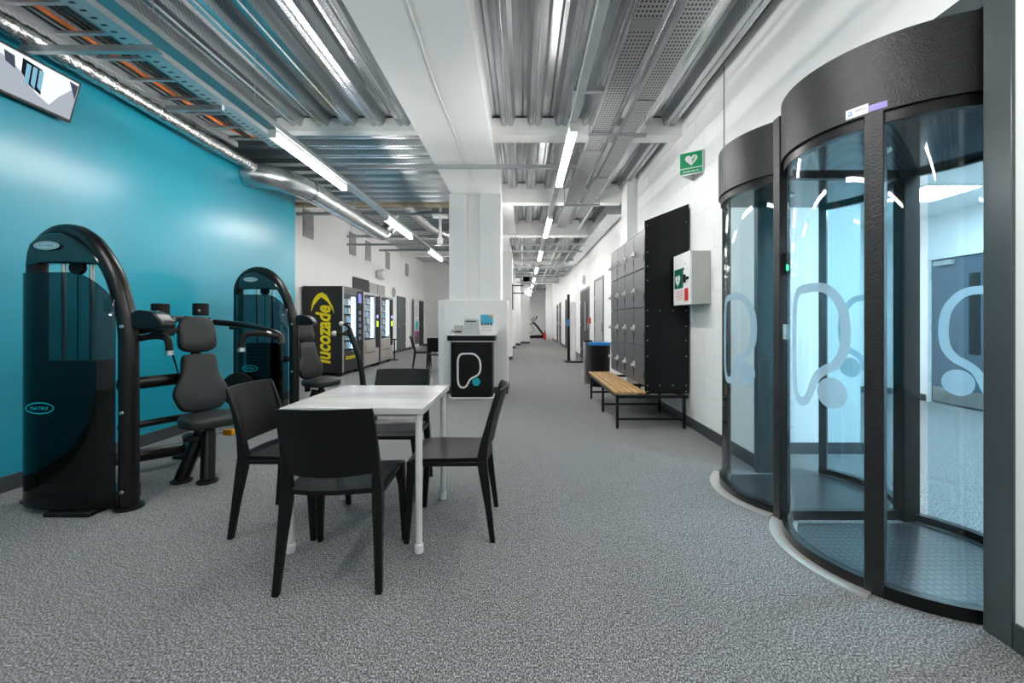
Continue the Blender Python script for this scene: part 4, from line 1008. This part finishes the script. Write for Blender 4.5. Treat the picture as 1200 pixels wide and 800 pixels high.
# big spiral duct
dp = smoothpts([(-3.648, 5.62, 3.13), (-3.55, 5.64, 3.13), (-3.36, 5.75, 3.13), (-3.22, 6.0, 3.13), (-3.16, 6.4, 3.13), (-3.15, 7.2, 3.13), (-3.15, 8.2, 3.13), (-3.15, 9.3, 3.13)], 8)
du = thing('spiral_duct', 'large round galvanised duct curving out of the teal wall', 'duct', (-3.2, 7, 3.13))
part('pipe', MB().tube(dp, .155, 28), DUCT, du, smooth=60)
for y in (6.3, 7.0, 8.0): part('band', MB().tube([(-3.155, y-.02, 3.13), (-3.15, y+.02, 3.13)], .160, 28), GALV, du)
part('flange', MB().tube([(-3.60, 5.635, 3.13), (-3.58, 5.637, 3.13)], .163, 28), GALV, du)
part('elbow', MB().tube(smoothpts([(-3.15, 9.25, 3.13), (-3.15, 9.5, 3.14), (-3.1, 9.62, 3.22), (-3.0, 9.65, 3.35), (-2.95, 9.65, 3.6)], 5), .15, 24), DUCT, du, smooth=60)
for y in (7.0, 8.0): part('strap', MB().tube([(-3.15, y, 3.25), (-3.15, y, 3.53)], .006, 6), STRUTW, du)
tag(MB().tube(smoothpts([(-2.5, 8.7, 3.7), (-2.5, 10, 3.68), (-2.35, 11.2, 3.6), (-2.0, 11.6, 3.5), (-1.6, 12.5, 3.45)], 6), .11, 16).build('flexible_duct', FOIL, smooth=60), 'silver flexible duct hanging beyond the tan beam', 'duct')
for i, (x0, y0, z, x1, lab) in enumerate(((-4.78, 9.0, 3.46, -1.22, 'dark pipe just beyond the tan beam'), (-4.78, 11.6, 3.5, -1.22, 'grey pipe across the far ceiling, nearer of the pair'), (-4.78, 14.2, 3.55, -1.22, 'grey pipe across the far ceiling, farther of the pair'))):
    tag(MB().tube([(x0, y0, z), (x1, y0, z)], .035, 10).build('pipe', STRUTW), lab, 'pipe')
for i, (y, z) in enumerate(((11.5, 3.05), (13.5, 3.1), (14.4, 2.98), (17, 3.0), (19.5, 2.95))):
    tag(MB().box(-.3, y-.03, z, 1.6, y+.03, z+.05).build('strut_channel', STRUTW), ['nearest', 'second', 'third', 'fourth', 'farthest'][i]+' grey strut across the far corridor ceiling', 'strut', 'far corridor struts')
for i, (x, z) in enumerate(((.9, 3.15), (1.1, 3.2), (1.3, 3.1), (-.05, 3.3))):
    tag(MB().tube([(x, 10.6, z), (x, 22, z)], .045 if i % 2 else .03, 10).build('pipe', STRUTW), ['slim grey pipe along the far corridor ceiling, nearest the tube lights', 'thick grey pipe along the far corridor ceiling, middle of three', 'slim grey pipe along the far corridor ceiling, nearest the right wall', 'thick grey pipe along the far corridor ceiling, left of the tube lights'][i], 'pipe', 'far corridor pipes')
for i, y in enumerate((17.5, 18.6)):
    tag(MB().tube([(-.3, y, 3.2), (1.8, y, 3.2)], .07, 12).build('pipe', DUCT), ['nearer', 'farther'][i]+' round steel pipe crossing the far corridor', 'pipe', 'crossing pipes')
# left far clutter: trays and ducts above the gym side
tag(MB().box(-2.0, 9.3, 3.55, -1.6, 9.7, 3.85).build('ceiling_unit', M('unit_grey', (.35, .37, .37), .5)), 'grey ventilation box beyond the tan beam', 'ventilation unit')
cmr = thing('ceiling_camera', 'white ceiling pole with a small white camera beside the column', 'camera', (-1.75, 9.0, 3.6))
part('pole', MB().tube([(-1.75, 9.0, 2.95), (-1.75, 9.0, 3.6)], .03, 12), WHITEP, cmr)
part('camera_body', MB().lathe((-1.75, 9.0, 2.83), [(.03, -.03), (.065, 0), (.065, .10), (.04, .14)], 16), WHITEP, cmr)
part('plate', MB().box(-1.9, 8.9, 3.38, -1.6, 9.1, 3.42), WHITEP, cmr)
tag(box(-2.9, 12.94, 3.72, -2.3, 13.0, 3.8).build('cable_bracket', RUBBER), 'short black bracket far above the vending machines', 'bracket')
# cable on the soffit
tag(MB().tube(smoothpts([(-.95+.6*.0, 1.9, 3.312)]+[(-.78+.010*math.sin(k*1.3), 2.2+k*.45, 3.313) for k in range(11)], 3), .005, 6).build('cable', WHITEP), 'thin white cable clipped along the soffit', 'cable')

# ------------------------------------------------------------ wall things
tv = thing('wall_screen', 'wall-mounted screen showing a camera view of the room, above the machines', 'screen', (-3.6, 3.07, 2.95))
c = Vector((-3.545, 3.08, 2.925)); tl = math.radians(16)
ux = Vector((0, 1, 0)); uz = Vector((math.sin(tl), 0, math.cos(tl))); un = Vector((math.cos(tl), 0, -math.sin(tl)))
def tvp(u, v, w=0): return c+ux*u+uz*v+un*w
TW, TH = .60, .325
part('casing', MB().prism([(-TW/2, -TH/2), (TW/2, -TH/2), (TW/2, TH/2), (-TW/2, TH/2)], lambda u, v, w: tvp(u, v, w), (-.03, .005)), BLACKP, tv, .004)
sc_ = part('display', MB().prism([(-.285, -.142), (.285, -.142), (.285, .148), (-.285, .148)], lambda u, v, w: tvp(u, v, w), (.0055, .006)), emit_mat('screen_grey', (.42, .46, .52), .28), tv)
def scr(P, m, d=.0065): part('picture', MB().prism([(x*.285, y*.145+.003) for x, y in P], lambda u, v, w: tvp(u, v, w), (d, d+.0004)), m, sc_, smooth=0)
ewh = emit_mat('screen_white', (.85, .92, .92), .30); ebl = emit_mat('screen_blue', (.22, .45, .60), .3); ebk = emit_mat('screen_black', (.03, .035, .05), .1); edk = emit_mat('screen_dark', (.12, .14, .20), .15)
scr([(-1, .98), (1, .98), (.85, .5), (.62, -.1), (.45, -.72), (.1, -.45), (-.2, .1), (-.5, .45), (-1, .7)], ewh)
scr([(-.32, .85), (.12, .75), (.22, -.45), (-.05, -.25), (-.28, .2)], ebk, .0075)
for a in (-.22, -.08, .06): scr([(a, .70), (a+.10, .68), (a+.14, -.30+.0), (a+.04, -.15)], ebl, .0085)
scr([(-.70, .8), (-.48, .75), (-.40, .2), (-.62, .35)], edk, .0075)
scr([(.75, .9), (.98, .85), (.98, .1), (.9, .4)], edk, .0075)
scr([(-1, -.1), (-.82, -.2), (-.78, -.75), (-1, -.8)], ewh, .0075)
part('bracket', MB().box(-3.65, 2.98, 2.90, -3.575, 3.18, 3.0), BLACKM, tv)
# vents on the far left wall
for i, (y, z, h) in enumerate(((9.52, 3.36, .62), (12.0, 3.36, .62), (13.2, 3.36, .60), (15.1, 3.34, .60), (17.6, 3.30, .5))):
    v = thing('wall_vent', ['grey louvred vent on the white wall, nearest to the teal wall', 'second grey vent along the white wall from the teal wall', 'third grey vent along the white wall from the teal wall', 'fourth grey vent along the white wall from the teal wall', 'farthest grey vent on the white wall'][i], 'vent', (-4.8, y, z), 'wall vents')
    part('frame', MB().box(-4.8, y-.23, z-h/2, -4.785, y+.23, z+h/2), VENTG, v)
    for k in range(8): part('louvre', MB().box(-4.785, y-.20, z-h/2+.03+k*(h-.05)/8, -4.775, y+.20, z-h/2+.03+k*(h-.05)/8+.035), VENTG, v)
ck = thing('wall_clock', 'round wall clock beyond the vending machines', 'clock', (-4.8, 15.8, 2.26))
part('rim', MB().lathe((-4.8, 15.8, 2.26), [(.18, 0), (.18, .03), (.16, .035)], 28, 'x'), VENTG, ck)
part('face', MB().lathe((-4.764, 15.8, 2.26), [(.155, 0), (.155, .003)], 28, 'x'), M('clock_face', (.45, .46, .46), .5), ck)
part('hand', MB().box(-4.758, 15.79, 2.26, -4.755, 15.81, 2.38).box(-4.758, 15.72, 2.255, -4.755, 15.8, 2.27), RUBBER, ck)
sp2 = thing('wall_fan', 'white wall-mounted fan unit above the middle vending machine', 'fan', (-4.7, 14.0, 2.7))
part('body', MB().lathe((-4.75, 14.0, 2.72), [(.16, 0), (.17, .05), (.17, .18), (.13, .22)], 20, 'x'), WHITEP, sp2)
part('bracket', MB().box(-4.8, 13.9, 2.6, -4.74, 14.1, 2.84), VENTG, sp2)
# dark doorway and grey shutter behind the vending machines
dr = struct(box(-4.80, 12.0, 0, -4.77, 13.2, 2.45).build('door_2', DARK))
dr = struct(box(-4.80, 13.25, 0, -4.76, 14.7, 2.40).build('door_3', DOORL))
part('door_joint', MB().box(-4.762, 13.95, 0, -4.755, 13.97, 2.38), DARK, dr)
def side_door(n, side, y0, y1, H, leafm, frm=DOORG, ajar=False):
    x = -4.8 if side < 0 else WX+.012; s = 1 if side < 0 else -1
    o = struct(MB().box(x, y0+.06, .01, x+s*.015, y1-.06, H-.06).build('door_%d' % n, leafm, origin=(x, (y0+y1)/2, 0)))
    part('frame', MB().box(x, y0, 0, x+s*.03, y0+.06, H).box(x, y1-.06, 0, x+s*.03, y1, H).box(x, y0+.06, H-.06, x+s*.03, y1-.06, H), frm, o)
    h = part('handle', MB().box(x+s*.015, y0+.12, .95, x+s*.05, y0+.14, 1.15), CHROME, o)
    for z in (.3, 1.1, 1.8): part('hinge', MB().lathe((x+s*.02, y1-.062, z), [(.01, -.05), (.01, .05)], 8), CHROME, o)
    return o
side_door(4, -1, 16.2, 17.35, 2.15, DOORG)
side_door(5, -1, 19.4, 20.5, 2.15, DARK)
side_door(6, 1, 10.05, 11.35, 2.28, DOORL)
d7 = side_door(7, 1, 12.25, 14.05, 2.2, DARK)
part('leaf_window', MB().box(1.885, 12.9, .9, 1.895, 13.1, 1.8), DOORL, d7)
side_door(8, 1, 18.1, 19.1, 2.15, DARK)
side_door(9, 1, 21.4, 22.3, 2.15, DARK)
side_door(10, 1, 23.0, 23.9, 2.1, DARK)
bnr = thing('roller_banner', 'tall white roller banner with a cyan and magenta print by the far left wall', 'banner', (-4.6, 18.7, 0))
bs = part('base', MB().box(-4.78, 18.2, 0, -4.45, 19.1, .08), SILVER, bnr)
sh = part('sheet', MB().box(-4.66, 18.25, .08, -4.65, 19.05, 2.15), PRW, bnr)
part('print', MB().box(-4.65, 18.27, .2, -4.648, 19.03, .75), M('banner_dark', (.12, .06, .10), .5), sh)
dp_ = [(18.65+.26*math.cos(2*PI*k/20), 1.0+.22*math.sin(2*PI*k/20)) for k in range(20)]
part('print', MB().prism(dp_, lambda u, v, w: (-4.646+w, u, v), (0, .001)), CYAN, sh, smooth=0)
part('print', MB().box(-4.647, 18.4, .55, -4.6455, 18.7, .8), M('banner_magenta', (.5, .04, .25), .5), sh)
for k in range(4): part('print', MB().box(-4.65, 18.4, 1.45+k*.12, -4.648, 18.9, 1.48+k*.12), M('print_grey', (0, 0, 0)), sh)
ps = thing('poster', 'dark poster with a magenta figure on the back wall beside the kiosk', 'poster', (-3.7, 20.66, 1.0))
part('sheet', MB().box(-4.05, 20.64, .5, -3.5, 20.66, 1.2), M('banner_dark', (0, 0, 0)), ps)
part('print', MB().box(-3.98, 20.63, .52, -3.72, 20.64, .9), M('banner_magenta', (0, 0, 0)), ps)
st_ = thing('floor_stand', 'thin black stand on the floor past the last vending machine', 'stand', (-4.0, 13.0, 0))
part('pole', MB().tube([(-3.95, 13.1, .02), (-3.95, 13.1, .62)], .02, 8), RUBBER, st_)
part('base', MB().lathe((-3.95, 13.1, 0), [(.12, 0), (.12, .02), (.03, .03)], 16), RUBBER, st_)
part('top', MB().box(-4.0, 12.98, .62, -3.9, 13.22, .65), RUBBER, st_)
# exit lamp, call point, body scanner, corridor things
el = thing('wall_lamp', 'small round white emergency lamp above the open corridor door', 'lamp', (1.88, 13.0, 2.5))
part('body', MB().lathe((1.905, 13.2, 2.47), [(.14, 0), (.13, -.06), (.08, -.10)], 20, 'x'), M('lamp_glass_white', (.6, .7, .72), .3), el)
part('base', MB().lathe((1.912, 13.2, 2.47), [(.16, 0), (.16, -.02)], 20, 'x'), WHITEP, el)
cp = tag(box(1.86, 12.0, 1.12, 1.91, 12.18, 1.30).build('fire_call_point', RED, bevel=.006), 'red fire alarm call point beside the dark corridor door', 'alarm')
bsn = thing('measuring_station', 'tall black and silver stand on a dark base plate by the corridor wall', 'measuring stand', (1.5, 12.5, 0))
part('base', MB().box(1.22, 12.3, 0, 1.80, 12.9, .04), BLACKM, bsn, .01)
part('post', MB().box(1.30, 12.5, .04, 1.37, 12.62, 1.98), BLACKM, bsn, .008)
part('silver_column', MB().box(1.38, 12.45, .04, 1.54, 12.6, 1.75), WHITEP, bsn, .01)  # silver made white: the light its unlit front lacks is in the colour
part('brace', MB().tube([(1.55, 12.5, .25), (1.75, 12.5, .05)], .02, 8), SILVER, bsn)
part('display', MB().box(1.28, 12.49, 1.05, 1.37, 12.5, 1.25), PRB, bsn)
rk = thing('wall_rack', 'black wall rack with two prongs on the corridor column', 'rack', (-.3, 13.4, 2.0))
part('plate', MB().box(-.34, 13.22, 1.55, -.31, 13.30, 2.35), RUBBER, rk)
for z in (2.05, 2.28): part('prong', MB().box(-.32, 13.2, z, .02, 13.24, z+.03), RUBBER, rk)
fe = thing('fire_extinguisher', 'small red fire extinguisher at the far end of the corridor', 'fire extinguisher', (1.45, 28.5, 0))
part('body', MB().lathe((1.40, 27.6, .0), [(.08, 0), (.085, .03), (.085, .42), (.03, .50)], 16), RED, fe)
part('head', MB().lathe((1.40, 27.6, .5), [(.03, 0), (.035, .08), (.02, .1)], 10), RUBBER, fe)
tm = thing('treadmill', 'black treadmill seen side on at the end of the corridor', 'treadmill', (1.0, 30, 0))
part('deck', MB().prism([(.30, 0), (1.62, 0), (1.62, .18), (1.4, .22), (.30, .16)], lambda u, v, w: (u, w, v), (29.7, 30.4)), RUBBER, tm)
for y in (29.72, 30.38): part('upright', MB().tube([(1.45, y, .2), (1.05, y, .75), (.72, y, 1.12)], .06, 8), RUBBER, tm)
part('handrail', MB().tube([(.45, 29.72, .95), (.8, 29.72, 1.1)], .04, 8), RUBBER, tm)
part('console', MB().obox((.72, 30.05, 1.28), (.38, .7, .3), Matrix.Rotation(math.radians(-35), 3, 'Y')), VENTG, tm)
part('screen', MB().obox((.92, 30.05, 1.38), (.08, .5, .35), Matrix.Rotation(math.radians(25), 3, 'Y')), RUBBER, tm)
part('guard', MB().tube([(.4, 29.72, .3), (.8, 29.72, .5), (.6, 29.72, .9)], .025, 8), VENTG, tm)
for o in bpy.data.objects:
    if 'w' in o.keys(): del o['w']
